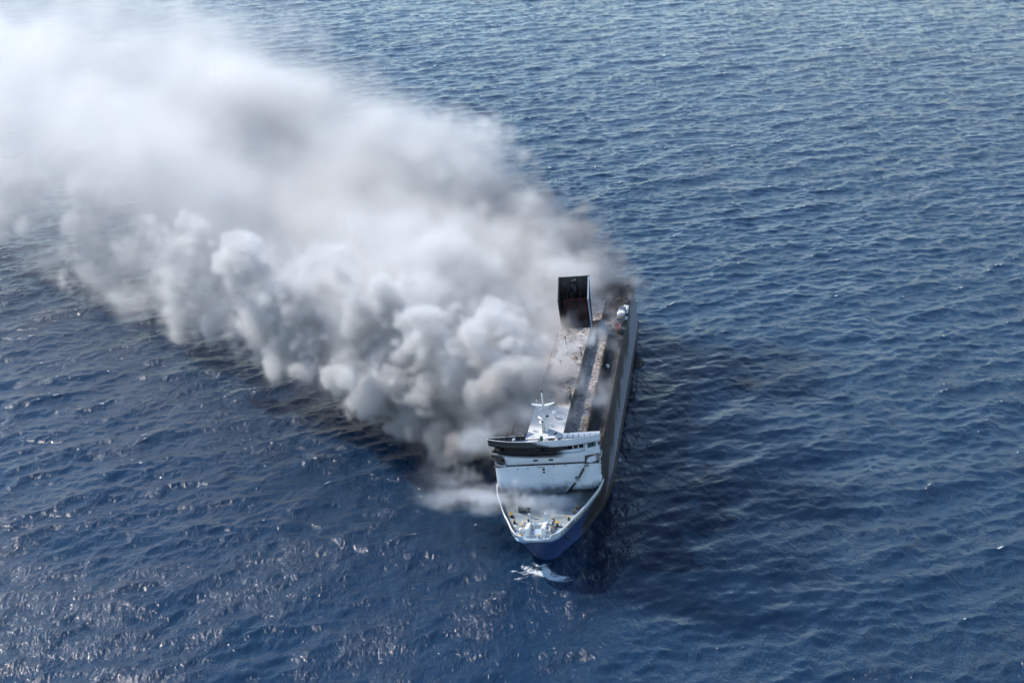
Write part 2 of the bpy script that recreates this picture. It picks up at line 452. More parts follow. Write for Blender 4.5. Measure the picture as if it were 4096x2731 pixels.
U_END = 183.0
def interp(u, tab): return float(np.interp(u, [a for a, b in tab], [b for a, b in tab]))
DECK = [(-.9, 0), (-.75, 1.6), (-.4, 3.2), (.35, 4.5), (1.3, 5.5), (4.4, 6.95), (9, 8.5), (12, 9.7), (16, 11), (21, 12.4), (25, 13.5), (30, 14.2), (40, 14.3), (300, 14.3)]
WATER = [(0, 0), (.5, 1.2), (2, 2.5), (5, 3.9), (10, 6.0), (20, 9.6), (35, 13.2), (48, 14.3), (300, 14.3)]
def half(u, z):
    """half breadth of the hull at distance u from the bow and height z"""
    f = np.clip(z / 10.5, 0, 1.0)
    stem = 7.2 * (1 - f) ** 1.25 - .9 * f
    if z < 0: stem = 7.2 - 1.0 * min(1, -z / 3)
    g = f ** 1.4
    s = u - stem
    if s <= 0: return 0.0
    bd = interp(s - .9, DECK); bw = interp(s, WATER)
    b = bw + (bd - bw) * g
    if z < 0: b *= 1 - .25 * (z / -7) ** 2
    if u > 168:      # the quarters draw in
        b *= 1 - .12 * ((u - 168) / 15) ** 2
    return min(b, 14.3)
def stem_u(z):
    if z < 0: return 7.2 - 1.0 * min(1, -z / 3)
    f = min(z / 10.5, 1); return 7.2 * (1 - f) ** 1.25 - .9 * f
SS = [0, .12, .35, .75, 1.3, 2.1, 3.2, 4.7, 6.5, 9, 12, 15.5, 19.5, 24, 29, 34, 40, 47, 55, 65, 80, 95, 110, 125, 140, 150, 160, 168, 172, 176, 180]
def ring(z, extra=0.0, smax=None):
    """points along one side at height z from stem aft (s measured from the stem)"""
    s0 = stem_u(z); out = []
    for s in SS:
        u = s0 + s * (U_END - s0) / 180.0
        out.append((u, half(u, z) + (extra if s > 0 else 0)))
    return out

def make_hull():
    m = MB()
    zs = [-7, -4.5, -2.5, -1, 0, 1.2, 2.5, 4, 5.5, 7, 8.2, 9.0]
    for sg in (-1, 1):
        m.grid([[(sg * b, u, z) for u, b in ring(z)] for z in zs])
    # transom
    rows = []
    for z in zs:
        b = half(U_END, z); rows.append([(b * k / 6, U_END, z) for k in range(-6, 7)])
    m.grid(rows, False)
    h = m.build('hull', M['hull'], P)
    # upper sides from the house to the stern
    for sg, nm in ((1, 'upper_side'), (-1, 'upper_side')):
        m = MB(); us = list(np.linspace(31.0, 172, 60)) + [174.5, 177, 179, 180.5]
        zt = []
        rows = []
        for k in range(8):
            row = []
            for u in us:
                top = 19.0 - .9 * smooth(np.array(u), 100, 140) - 5.5 * smooth(np.array(u), 168, 182)
                row.append((sg * (half(u, 9.0) + .004 + .10 * math.sin(u * .9 + k) * .3 * (k > 1)), u, 9.0 + (top - 9.0) * k / 7))
            rows.append(row)
        m.grid(rows)
        m.build(nm, M['hull'], P)
    # rubbing strake near the water, port and starboard
    for sg in (1, -1):
        m = MB(); rows = [[], [], [], []]
        for u in np.linspace(46, 176, 60):
            b = half(u, 2.4)
            for r, (dv, dz) in zip(rows, ((0, 2.1), (.38, 2.2), (.38, 2.6), (0, 2.7))): r.append((sg * (b + dv), u, dz))
        m.grid(rows, False); m.build('rubbing_strake', M['char'], P)
    # stern door and bulwark at the stern
    m = MB(); m.box(-11.5, 11.5, 181.9, 183.1, 9.0, 16.2); m.build('stern_door', M['soot'], P)
make_hull()

def bulwark():
    zb, zt = 9.0, 10.55
    n = 90
    us = [0] + list(np.linspace(0, 1, n)[1:] ** 2 * 31.5)
    def pt(s, z, off=0.0):
        st = stem_u(z); u = st + s
        return u, max(0.0, half(u, z) + off)
    for sg in (-1, 1):
        m = MB(); out_b, out_t, in_t, in_b = [], [], [], []
        for s in us:
            ub, b0 = pt(s, zb); ut, b1 = pt(s, zt)
            if s == 0: b0 = b1 = 0
            low = 1 - smooth(np.array(b1), 3.3, 3.7)
            zt2 = zt - .62 * low
            out_b.append((sg * (b0 + .02), ub - .01, zb)); out_t.append((sg * b1, ut, zt2))
            in_t.append((sg * max(0, b1 - .22), ut + .22 * (b1 < 5), zt2)); in_b.append((sg * max(0, b0 - .25), ub + .35 * (b1 < 5), zb - .3))
        m.grid([out_b, out_t, in_t, in_b], False)
        m.build('bulwark', M['white'], P)
        # rounded white rail cap outside the low front stretch
        m = MB(); prev = None
        for k, s in enumerate(us):
            ut, b1 = pt(s, zt)
            if b1 < 3.55: continue
            p = (sg * (b1 - .1), ut + .1 * (b1 < 5), zt + .06)
            if prev: m.tube(prev, p, .2, n=7)
            prev = p
        m.build('rail_cap', M['plain_white'], P)
        # triangular brackets inside the bulwark
        k = 0
        for s in np.linspace(4.2, 25.5, 15):
            ut, b1 = pt(s, zt)
            b = MB(); x0 = b1 - .28
            b.prism([(sg * x0, 10.35), (sg * (x0 - .25), 10.35), (sg * (x0 - 1.15), 8.95), (sg * x0, 8.95)], ut - .05, ut + .05, 1)
            b.build('bracket', M['ashgrey'], P); k += 1
bulwark()

def deck_outline(z, u0, u1, inset, n=40):
    us = np.linspace(u0, u1, n); return us, [max(0, half(u, 10.2) - inset) for u in us]
def foredeck():
    us, bs = deck_outline(9, -.2, 33, .12, 60)
    m = MB(); rows = []
    for u, b in zip(us, bs): rows.append([(b * k / 8, u, 8.92 + .12 * (1 - (k / 8) ** 2)) for k in range(-8, 9)])
    m.grid(rows, True); m.build('foredeck', M['foredeck'], P)
foredeck()

# ---- main front wall with rounded corners, its windows, stair
def plan(v0, u0, rad, steps=8, full=14.2, back=33.0):
    """right half plan curve: straight front at u0 to v0, quarter round, then aft"""
    pts = [(v, u0 + .12 * (v / v0) ** 2) for v in np.linspace(0, v0, 12)]
    for k in range(1, steps + 1):
        a = math.pi / 2 * k / steps
        pts.append((v0 + (full - v0) * math.sin(a), u0 + .12 + rad * (1 - math.cos(a))))
    pts.append((full, back))
    return pts
def sweep(m, half_pts, zs, shift=None):
    L = [(-v, u) for v, u in half_pts[::-1]] + list(half_pts[1:])
    m.grid([[(v, u + (shift[i] if shift else 0), z) for v, u in L] for i, z in enumerate(zs)], True)
W = plan(10.6, 26.8, 4.6)
m = MB(); sweep(m, W, [8.7, 11, 13, 15, 17.15])
Wi = [(max(0, v - .12) if v > 11 else v, u + .15) for v, u in W]
m.build('front_wall', M['wall'], P)
# raised corners of the wall on each side of the recess
for sg in (-1, 1):
    cor = [p for p in W if p[0] >= 10.59]
    m = MB(); rows = []
    for k in range(4):
        rows.append([(sg * v, u, 17.15 + (18.75 - 17.15) * k / 3 * smooth(np.array(v), 10.5, 11.6 if sg > 0 else 11.2)) for v, u in cor])
    rows.append([(sg * (v - .18), u + .18, 17.15 + 1.6 * smooth(np.array(v), 10.5, 11.4)) for v, u in cor])
    rows.append([(sg * (v - .18), u + .18, 17.0) for v, u in cor])
    m.grid(rows); m.build('corner_bulwark', M['bridge'], P)
# ledge deck and the set-back house behind it
m = MB(); m.box(-13.9, 13.9, 26.95, 40, 17.0, 17.16); m.build('house_deck', M['char'], P)
m = MB(); m.box(-10.9, 10.2, 27.5, 40, 17.17, 19.6); m.build('house_front', M['bridge'], P, .12)
m = MB(); m.box(-13.9, 13.9, 33.0, 40, 17.17, 19.6); m.build('house_side', M['soot'], P)
m = MB(); m.tube((-10.8, 26.98, 17.5), (10.0, 26.98, 17.5), .05, n=6)
for x in np.linspace(-10.5, 9.8, 14): m.tube((x, 26.98, 17.15), (x, 26.98, 17.5), .04, n=5)
m.build('ledge_rail', M['char'], P)
for x0, x1 in ((-3.3, -2.1), (.75, 1.95)):
    w = MB(); w.box(x0, x1, 27.40, 27.52, 18.05, 18.95); w = w.build('window', M['char'], P, .08)
    g = MB(); g.box(x0 + .1, x1 - .1, 27.36, 27.45, 18.14, 18.86); g.build('pane', M['glass'], w)
# wheelhouse: sill band, burnt window wall, posts and glass
def bridge_curve(u0, depth, full, n=29, pw=2.3):
    return [(v, u0 + depth * (abs(v) / full) ** pw) for v in np.linspace(-full, full, n)]
def band(name, curve, prof, mat):
    m = MB(); m.grid([[(v * (1 + dv), u + du, z) for v, u in curve] for du, z, dv in prof], False)
    return m.build(name, mat, P)
BC = bridge_curve(25.5, 2.6, 14.3)
band('bridge_deck_edge', BC, [(2.2, 19.45, 0), (0, 19.45, 0), (-.05, 20.45, 0), (.35, 20.6, 0), (2.4, 20.6, 0)], M['bridge'])
band('window_wall', BC, [(.95, 20.5, -.02), (.75, 21.25, -.02), (.95, 21.3, -.02)], M['bridge'])
band('wheelhouse_back', bridge_curve(30.2, 1.0, 13.4), [(0, 20.5, 0), (0, 23.3, 0)], M['soot'])
m = MB(); m.box(-13.8, 13.8, 28.2, 34, 20.45, 20.58); m.build('wheelhouse_floor', M['soot'], P)
nwin = 17
edges = np.linspace(-13.2, 10.3, nwin + 1)
for i, e in enumerate(edges):
    u = 26.42 + 2.6 * (abs(e) / 14.3) ** 2.3
    m = MB(); m.box(e - .11, e + .11, u - .06, u + .16, 21.3, 23.2); m.build('window_post', M['soot'] if e < 7 else M['bridge'], P)
for i in range(nwin):
    a, b = edges[i], edges[i + 1]; c = (a + b) / 2
    if i in (0, 1, 9, 14): continue           # burst panes
    u = 26.52 + 2.6 * (abs(c) / 14.3) ** 2.3
    m = MB(); du = 2.6 * ((abs(b) / 14.3) ** 2.3 - (abs(a) / 14.3) ** 2.3) / 2 * (1 if True else 0)
    m.hexa([(a + .13, u - du, 21.32), (b - .13, u + du, 21.32), (b - .13, u + du + .04, 21.32), (a + .13, u - du + .04, 21.32),
            (a + .13, u - du, 23.1), (b - .13, u + du, 23.1), (b - .13, u + du + .04, 23.1), (a + .13, u - du + .04, 23.1)])
    m.build('window_pane', M['soot'] if i < 11 else M['glass'], P)
# port wing: open side with pillar, sill and pale interior
m = MB(); m.box(10.6, 11.3, 26.8, 27.6, 20.5, 23.3); m.build('wing_pillar', M['white'], P, .05)
m = MB(); m.box(13.5, 13.9, 27.6, 28.1, 20.5, 23.3); m.build('wing_pillar', M['white'], P, .05)
m = MB(); m.hexa([(11.3, 26.75, 20.55), (14.1, 27.9, 20.55), (14.1, 28.05, 20.55), (11.3, 26.9, 20.55), (11.3, 26.75, 21.45), (14.1, 27.9, 21.45), (14.1, 28.05, 21.45), (11.3, 26.9, 21.45)]); m.build('wing_sill', M['white'], P)
m = MB(); m.box(10.9, 13.6, 30.0, 30.15, 20.6, 23.3); m.build('wing_back', M['pale_blue'], P)
m = MB(); m.box(12.2, 12.8, 28.6, 29.2, 20.6, 22.4); m.build('wing_console', M['green'], P, .05)
m = MB(); m.box(10.2, 13.9, 28.2, 34, 17.17, 19.44); m.build('wing_support', M['ashgrey'], P)
# parapet round the top deck
PC = bridge_curve(23.95, 3.0, 14.55, 33, 2.6)
def parapet():
    m = MB()
    fr = [(v, u) for v, u in PC]
    bk = [(14.55, 28.6), (5.05, 28.4)], [(-5.05, 28.2), (-14.55, 27.6)]
    loop = [(-5.05, 28.25), (-14.3, 27.75), (-14.62, 27.35)] + fr + [(14.62, 27.6), (14.62, 28.6), (5.05, 28.4)]
    def inset(p, d):
        c = Vector((0, 28.0)); q = Vector(p)
        return p
    rows = [[], [], [], []]
    n = len(loop)
    for i, (v, u) in enumerate(loop):
        a = Vector(loop[max(0, i - 1)]); b = Vector(loop[min(n - 1, i + 1)]); t = (b - a).normalized()
        nr = Vector((-t.y, t.x))      # inward
        front = 1.0 if (u < 27.3) else .0
        slope = .62 * max(0, min(1, (27.4 - u) / .8))
        sl = nr * slope
        rows[0].append((v + sl.x, u + sl.y, 23.15)); rows[1].append((v, u, 25.1))
        rows[2].append((v + nr.x * .16, u + nr.y * .16, 25.1)); rows[3].append((v + nr.x * .2, u + nr.y * .2, 23.9))
    m.grid(rows, False)
    m.build('parapet', M['bridge'], P)
    # cap rail
    c = MB()
    for i in range(n - 1):
        a, b = loop[i], loop[i + 1]; c.tube((a[0], a[1] + .06, 25.13), (b[0], b[1] + .06, 25.13), .09, n=6)
    c.build('parapet_cap', M['plain_white'], P)
    # stiffeners on the inner face of the back parapet
    for v in list(np.linspace(-13.2, -6, 6)) + list(np.linspace(6.2, 13.6, 6)):
        s = MB(); u = 28.25 if v > 0 else 27.95 - abs(v + 5) * .03
        s.prism([(u, 23.98), (u - .45, 23.98), (u - .05, 25.0), (u, 25.0)], v - .05, v + .05, 0); s.build('stiffener', M['ashgrey'], P)
parapet()
m = MB(); rows = [[(v * .985, u + .15, 23.96) for v, u in PC], [(v * .985, 28.3, 23.96) for v, u in PC]]; m.grid(rows, False)
m.build('bridge_roof', M['roof'], P)
m = MB(); rows = [[(v * .985, u + .6, 22.96) for v, u in PC], [(v * .985, 34, 22.96) for v, u in PC]]; m.grid(rows, False)
m.build('bridge_soffit', M['soot'], P)
# small marks on the wall: hatch, name plate dashes, fittings
m = MB(); m.lathe((-.7, 26.72, 16.0), [(.36, 0), (.36, .1)], 14, 'y'); m.build('wall_hatch', M['char'], P)
m = MB(); m.box(-1.05, -.4, 26.7, 26.82, 14.9, 15.4); m.build('wall_hatch', M['char'], P, .06)
for k in range(9):
    m = MB(); m.box(-2.3 + k * .24, -2.3 + k * .24 + (.10 + .07 * (k % 3 == 0)), 26.74, 26.80, 16.55, 16.8); m.build('name_letter', M['black'], P)
for x, z in ((-7.5, 16.4), (-4.8, 16.5), (2.1, 16.9), (5.1, 17.0)):
    m = MB(); m.lathe((x, 26.55, z), [(.14, 0), (.17, .1), (.08, .3)], 10, 'y'); m.build('floodlight', M['char'], P)
# stair up the wall: stringers, each step, landings
def stair(a, b):
    a, b = Vector(a), Vector(b)
    m = MB()
    for dz in (-.32, .32):
        m.tube(a + Vector((0, -.15, dz + .1)), b + Vector((0, -.15, dz + .1)), .06, n=5)
    for du in (-.7,):
        m.tube(a + Vector((0, du, .9)), b + Vector((0, du, .9)), .045, n=5)
    st = m.build('stair', M['white'], P)
    n = int((b - a).length / .42)
    for i in range(n):
        p = a.lerp(b, (i + .5) / n)
        s = MB(); s.box(p.x - .17, p.x + .17, p.y - .72, p.y - .02, p.z - .30, p.z + .16); s.build('step', M['black'], st)
stair((4.7, 26.75, 9.1), (7.6, 26.75, 12.4)); stair((8.0, 26.75, 12.9), (10.2, 26.75, 16.6))
def landing(x0, x1, z):
    m = MB(); m.box(x0, x1, 25.9, 26.78, z - .22, z); m.build('landing', M['plain_white'], P)
    m = MB()
    for x in np.linspace(x0 + .05, x1 - .05, 5): m.tube((x, 25.95, z), (x, 25.95, z + 1.0), .05, n=5)
    m.tube((x0, 25.95, z + 1), (x1, 25.95, z + 1), .05, n=5); m.build('landing_rail', M['plain_white'], P)
    m = MB(); m.box(x0 + .1, x1 - .1, 26.68, 26.79, z + .05, z + 1.1); m.build('landing_recess', M['black'], P)
landing(7.2, 8.5, 12.4); landing(9.9, 11.3, 16.4)

# ---- long roof, side decks, walkways
def rough_deck(name, x0, x1, u0, u1, z, mat, amp, keep=None, du=.55):
    nx = max(3, int((x1 - x0) / du)); nu = int((u1 - u0) / du)
    a = rng.normal(size=(nu + 1, nx + 1))
    b = np.kron(rng.normal(size=(nu // 5 + 2, nx // 5 + 2)), np.ones((5, 5)))[:nu + 1, :nx + 1]
    h = np.abs(a * .5 + b * .5) * amp
    m = MB(); rows = []
    for j in range(nu + 1):
        u = u0 + (u1 - u0) * j / nu; k = 1.0 if keep is None else float(smooth(np.array(u), keep, keep + 8))
        rows.append([(x0 + (x1 - x0) * i / nx, u, z + h[j, i] * k) for i in range(nx + 1)])
    m.grid(rows, False); return m.build(name, mat, P, recalc=False)
rough_deck('house_roof', -4.95, 4.95, 28.0, 111, 24.2, M['roof'], .10, 44)
m = MB(); m.box(-4.9, 4.9, 28.35, 111, 18.5, 24.17); m.build('house_wall', M['char'], P)
for sg in (-1, 1):
    m = MB(); m.box(4.95 * sg - .05, 4.95 * sg + .05, 30, 111, 24.1, 24.36); m.build('roof_edge', M['char'], P)
    a, b = sorted((sg * 4.9, sg * 10.0))
    rough_deck('side_deck', a, b, 29.0, 111, 21.0, M['ashdeck'], .12)
    m = MB(); m.box(sg * 9.9 - .1, sg * 9.9 + .1, 29.5, 111, 18.4, 21.0); m.build('side_deck_wall', M['soot'], P)
    a, b = sorted((sg * 9.9, sg * 14.28))
    rough_deck('walkway', a, b, 29.0, 176, 18.15, M['soot'], .06)
# aft deck
rough_deck('aft_deck', -9.95, 9.95, 111, 178, 18.2, M['char'], .2)
def railing(name, x, u0, u1, z, h, step, mat, lean=.0, rails=(1.0, .55), bend=.0):
    m = MB(); n = int((u1 - u0) / step); prev = None
    for i in range(n + 1):
        u = u0 + (u1 - u0) * i / n
        j = random.gauss(0, bend); k = random.gauss(0, bend)
        top = (x + lean + j, u + k * 2, z + h * (1 - abs(j)))
        m.tube((x, u, z), top, .055, n=4, cap=False)
        if prev:
            for r in rails:
                a = Vector((x, u0 + (u1 - u0) * (i - 1) / n, z)).lerp(Vector(prev), r); b = Vector((x, u, z)).lerp(Vector(top), r)
                m.tube(a, b, .05, n=4, cap=False)
            if bend and random.random() < .6: m.tube(prev, (x, u, z), .04, n=4, cap=False)
        prev = top
    o = m.build(name, mat, P); return o
for sg in (1, -1):
    railing('deck_railing', sg * 10.0, 29.5, 110, 21.0, 1.25, 1.1, M['rust'], .0, (1.0, .6, .3), .22)
    railing('side_railing', sg * 14.2, 30, 112, 18.2, 1.35, 1.6, M['rust'], 0, (1.0, .5), .03)
# debris: loose charred plates strewn over roof and decks (nobody could count them)
def debris(name, mat, n, x0, x1, u0, u1, z, smin, smax):
    m = MB()
    for _ in range(n):
        x, u = random.uniform(x0, x1), random.uniform(u0, u1); s = random.uniform(smin, smax); a = random.uniform(0, 6.28)
        t1, t2 = random.uniform(-.5, .5), random.uniform(-.5, .5)
        e1 = Vector((math.cos(a), math.sin(a), t1)) * s; e2 = Vector((-math.sin(a), math.cos(a), t2)) * s * random.uniform(.25, .9)
        c = Vector((x, u, z + abs(t1) * s * .6 + .05 + abs(t2) * s * .4)); up = Vector((0, 0, random.uniform(.03, .12)))
        q = [c - e1 - e2, c + e1 - e2 * random.uniform(.3, 1), c + e1 * random.uniform(.4, 1) + e2, c - e1 + e2]
        m.hexa(q + [k + up for k in q])
    o = m.build(name, mat, P); o['kind'] = 'stuff'; return o
debris('roof_debris', M['ashdeck'], 900, -4.6, 4.6, 50, 110, 24.22, .08, .34)
debris('charred_debris', M['char'], 260, -4.6, 4.6, 50, 110, 24.22, .08, .32)
debris('rusty_debris', M['rust'], 180, -4.6, 4.6, 52, 110, 24.22, .06, .3)
debris('side_deck_debris', M['ashdeck'], 800, 5.2, 9.7, 31, 110, 21.02, .07, .32)
debris('aft_debris', M['char'], 900, -9.5, 13.5, 112, 176, 18.4, .12, .6)
debris('aft_rusty_debris', M['rust'], 260, -9.5, 13.5, 112, 176, 18.5, .12, .55)

# ---- roof fittings
def vent(x, u, z, r, h, cap, mat, name='ventilator'):
    m = MB(); m.lathe((x, u, z), [(r * .75, 0), (r * .7, h * .55)], 12); b = m.build(name, mat, P)
    m = MB(); m.lathe((x, u, z + h * .55), [(cap * .9, 0), (cap, h * .08), (cap, h * .32), (cap * .8, h * .45), (cap * .3, h * .5)], 14); m.build('vent_cap', mat, b)
vent(1.7, 41.2, 24.2, .5, 1.9, .75, M['plain_white'])
vent(1.2, 35.8, 24.2, .14, .8, .3, M['plain_white'])
vent(4.5, 36.2, 24.2, .10, .7, .22, M['plain_white']); vent(4.6, 45.0, 24.2, .12, .8, .28, M['plain_white'])
vent(3.2, 80.4, 24.2, .55, 2.2, .9, M['rust'])
vent(-.8, 79.3, 24.2, .3, 1.9, .35, M['char'])
def post(x, u, z, h, r=.13, arm=True):
    m = MB(); m.tube((x, u, z), (x, u, z + h), r * 1.3, r * .7, 6)
    if arm: m.box(x - .55, x + .2, u - .12, u + .12, z + h - .1, z + h + .1)
    m.build('lamp_post', M['soot'], P)
post(4.9, 51.3, 24.2, 4.4); post(-1.2, 96.7, 24.2, 2.8); post(4.4, 86.8, 24.2, 2.6); post(2.3, 75.4, 24.2, 3.4, .11, False); post(-2.5, 66, 24.2, 2.8)
post(-9.2, 27.9, 24.0, 2.6, .05, False); post(-6.8, 27.9, 24.0, 2.4, .05, False); post(14.4, 31, 19, 3.6, .05, False)
# green binnacle, dome, searchlights and scorched patches on the top deck
m = MB(); m.box(-.55, .15, 25.5, 26.2, 23.97, 25.75); m.build('binnacle', M['green'], P, .06)
m = MB(); m.lathe((-.8, 25.2, 23.97), [(.3, 0), (.35, .5), (.42, .75), (.3, .95), (.1, 1.1)], 12); m.build('horn', M['black'], P)
m = MB(); m.lathe((.75, 26.3, 23.97), [(.25, 0), (.28, .5), (.5, .62), (.55, .85), (.38, 1.05), (.1, 1.12)], 14); m.build('antenna_dome', M['plain_white'], P)
for x, u, c in ((-7.4, 25.6, 'plain_white'), (3.2, 28.2, 'black')):
    m = MB(); m.tube((x, u, 23.97), (x, u, 25.2), .13, .1, 8); m.build('searchlight_post', M['plain_white'], P)
    m = MB(); m.tube((x - .35, u - .2, 25.15), (x + .3, u + .15, 25.55), .26, .3, 10); m.build('searchlight', M[c], P)
m = MB(); m.lathe((3.7, 26.0, 23.97), [(.75, 0), (.15, 1.0)], 4); m.build('skylight', M['plain_white'], P)
def char_ring(x, u, rx, ru, n):
    m = MB()
    for _ in range(n):
        a = random.uniform(0, 6.28); d = random.uniform(.3, 1); cx, cu = x + rx * d * math.cos(a), u + ru * d * math.sin(a); s = random.uniform(.1, .3)
        m.tube((cx, cu, 23.99), (cx + random.uniform(-.5, .5), cu + random.uniform(-.4, .4), 24.02 + random.random() * .1), s * .35, s * .25, 5)
    m.build('burnt_cable', M['soot'], P)
char_ring(-1.9, 26.4, .9, .6, 26); char_ring(1.9, 27.2, .9, .8, 34); char_ring(4.2, 27.2, 1.3, .7, 38)

# ---- signal mast
def mast():
    m = MB()
    m.hexa([(-.75, 31.6, 24.2), (.75, 31.6, 24.2), (.75, 34.4, 24.2), (-.75, 34.4, 24.2), (-.32, 32.9, 30.6), (.32, 32.9, 30.6), (.32, 33.9, 30.6), (-.32, 33.9, 30.6)])
    base = m.build('mast', M['plain_white'], P, .04)
    m = MB()
    for x in (-.55, .15): m.tube((x - .15, 31.55, 24.2), (x - .05, 32.2, 27.0), .045, n=5)
    for k in range(8): m.tube((-.7, 31.55 + k * .085, 24.4 + k * .36), (0, 31.55 + k * .085, 24.4 + k * .36), .035, n=5)
    m.build('ladder', M['char'], base)
    m = MB(); m.box(-1.35, .55, 31.3, 33.1, 26.9, 27.08); m.build('radar_platform', M['plain_white'], base)
    m = MB(); m.lathe((-.45, 31.9, 27.08), [(.3, 0), (.35, .3), (.2, .5)], 10); m.build('radar_pedestal', M['black'], base)
    m = MB(); m.tube((-1.45, 32.6, 28.35), (.35, 31.2, 27.55), .3, .3, 10); m.build('radar_scanner', M['plain_white'], base)
    m = MB(); m.tube((.5, 32.8, 28.3), (1.15, 32.6, 28.5), .22, .3, 8); m.build('searchlight', M['black'], base)
    m = MB(); m.box(-.95, -.25, 32.2, 32.9, 29.0, 30.3); m.build('equipment_box', M['plain_white'], base, .1)
    m = MB(); m.lathe((.45, 32.6, 29.4), [(.2, 0), (.32, .25), (.3, .7), (.1, .95)], 10); m.build('antenna_dome', M['plain_white'], base)
    # yard: two wings rising outwards, deeper at the root
    for sg, z1 in ((-1, 31.75), (1, 31.85)):
        m = MB()
        m.hexa([(sg * .25, 32.7, 30.3), (sg * 3.0, 33.1, z1 - .12), (sg * 3.0, 33.8, z1 - .12), (sg * .25, 34.2, 30.3),
                (sg * .25, 32.7, 31.2), (sg * 3.0, 33.1, z1), (sg * 3.0, 33.8, z1), (sg * .25, 34.2, 31.2)])
        m.build('yard', M['plain_white'], base)
        m = MB()
        for f in (.2, .5, .75, 1.0):
            x = sg * (.25 + 2.75 * f); z = 31.2 + (z1 - 31.2) * f; m.tube((x, 33.75, z), (x, 33.75, z + .62), .035, n=5)
        m.tube((sg * .25, 33.75, 31.82), (sg * 3.0, 33.75, z1 + .62), .035, n=5); m.build('yard_rail', M['plain_white'], base)
    m = MB(); m.tube((-1.05, 32.2, 30.35), (.5, 32.8, 31.15), .13, .13, 8); m.build('radar_scanner', M['plain_white'], base)
    m = MB(); m.tube((0, 33.4, 30.6), (0, 33.4, 35.0), .2, .1, 8)
    for z in (32.2, 32.9, 33.6, 34.2): m.lathe((0, 33.4, z), [(.12, 0), (.27, .05), (.27, .2), (.12, .26)], 8)
    m.build('topmast', M['plain_white'], base)
    m = MB(); m.lathe((0, 33.4, 34.95), [(.16, 0), (.2, .1), (.2, .35), (.1, .45)], 8); m.build('mast_light', M['black'], base)
    m = MB(); m.tube((-1.6, 33.7, 31.5), (-1.6, 33.7, 32.9), .05, n=5); m.box(-1.85, -1.35, 33.65, 33.75, 32.5, 32.62); m.build('wind_vane', M['plain_white'], base)
mast()

# ---- funnel: two side plates, back wall, red casing and dark uptakes
def funnel():
    prof = [(116.5, 18.4), (116.0, 23.5), (114.2, 32.5), (121.6, 37.6), (122.7, 37.6), (119.6, 32.0), (119.2, 18.4)]
    fr = MB(); fr.box(-4.54, 4.54, 122.4, 122.65, 18.4, 37.5); base = fr.build('funnel', M['char'], P)
    for sg in (-1, 1):
        m = MB(); m.prism(prof if sg > 0 else prof[:4] + [(122.7, 37.6), (122.7, 18.4)], sg * 4.7 - .16, sg * 4.7 + .16, 0); m.build('side_plate', M['soot'], base)
    m = MB(); m.prism([(a + .06, b) for a, b in prof[:4]] + [(122.38, 37.5), (122.38, 18.4)], 4.30, 4.50, 0); m.build('inner_plate', M['soot'], base)
    m = MB(); fp = prof[:4]
    for (u0, z0), (u1, z1) in zip(fp, fp[1:]): m.hexa([(4.5, u0 - .12, z0), (4.92, u0 - .12, z0), (4.92, u0 + .1, z0), (4.5, u0 + .1, z0), (4.5, u1 - .12, z1), (4.92, u1 - .12, z1), (4.92, u1 + .1, z1), (4.5, u1 + .1, z1)])
    m.build('edge_flange', M['pale_blue'], base)
    m = MB(); m.tube((-4.8, 121.7, 37.65), (4.8, 121.7, 37.65), .10, n=5); m.build('top_edge', M['black'], base)
    # casing with rows of louvre openings
    m = MB(); m.box(-4.0, 3.6, 119.2, 122.38, 18.4, 31.2); cs = m.build('casing', M['redoxide'], base)
    for z0, z1 in ((28.1, 30.6), (25.2, 27.6), (22.4, 24.6)):
        for k in range(11):
            x = -3.6 + k * .56
            s = MB(); s.box(x, x + .30, 119.06, 119.24, z0, z1); s.build('louvre', M['soot'], cs)
    m = MB(); m.box(-4.1, 3.7, 118.9, 119.25, 30.8, 31.25); m.build('casing_lip', M['redoxide'], cs)
    # main uptake
    m = MB(); m.lathe((.1, 120.9, 31.0), [(1.05, 0), (1.0, 3.6), (.98, 4.1), (.8, 4.2), (.78, 5.0), (.86, 5.1), (.86, 5.9), (.62, 6.0), (.60, 5.2)], 18); m.build('uptake', M['black'], base)
    for x, h, r in ((-3.3, 2.6, .42), (-2.45, 2.8, .36), (-1.6, 2.9, .32), (-1.0, 1.9, .45), (1.5, 2.6, .3), (2.1, 2.9, .28), (3.2, 2.2, .4)):
        m = MB(); m.lathe((x, 120.4, 31.0), [(r, 0), (r, h - .5), (r * 1.25, h - .45), (r * 1.25, h)], 10); m.build('pipe', M['soot'], base)
    for x in (-3.0, 2.6):
        m = MB(); pts = [(x - .6, 31.2), (x - .6, 34.6), (x + .6, 34.9), (x + .6, 31.2)]
        for (a, b), (c, d) in zip(pts, pts[1:]): m.tube((a, 119.8, b), (c, 119.8, d), .16, n=6)
        m.build('exhaust_loop', M['soot'], base)
funnel()

# ---- aft houses and wreckage
m = MB(); m.box(1.0, 6.6, 128, 147, 18.2, 20.4); o = m.build('aft_house', M['rust'], P, .05)
rough_deck('aft_house_roof', 1.1, 6.5, 128.1, 146.9, 20.42, M['ashdeck'], .3)
m = MB(); m.box(-8, -2, 131, 150, 18.2, 21); m.build('aft_house', M['char'], P)
m = MB(); m.box(7.8, 11.3, 126.5, 128, 18.2, 19.6); m.build('aft_house', M['rust'], P)
m = MB(); m.tube((13.3, 171, 16), (13.6, 171, 21.0), .12, n=6); m.tube((13.4, 171, 20), (12.2, 171.5, 20.6), .1, n=5); m.build('stern_post', M['ashgrey'], P)
for a, b in ((153, 13.2), (160, 12.9), (166, 12.6)):
    m = MB(); m.lathe((b, a, 18.2), [(.5, 0), (.35, .3), (.35, .9), (.55, 1.0), (.5, 1.2)], 10); m.build('bollard', M['char'], P)

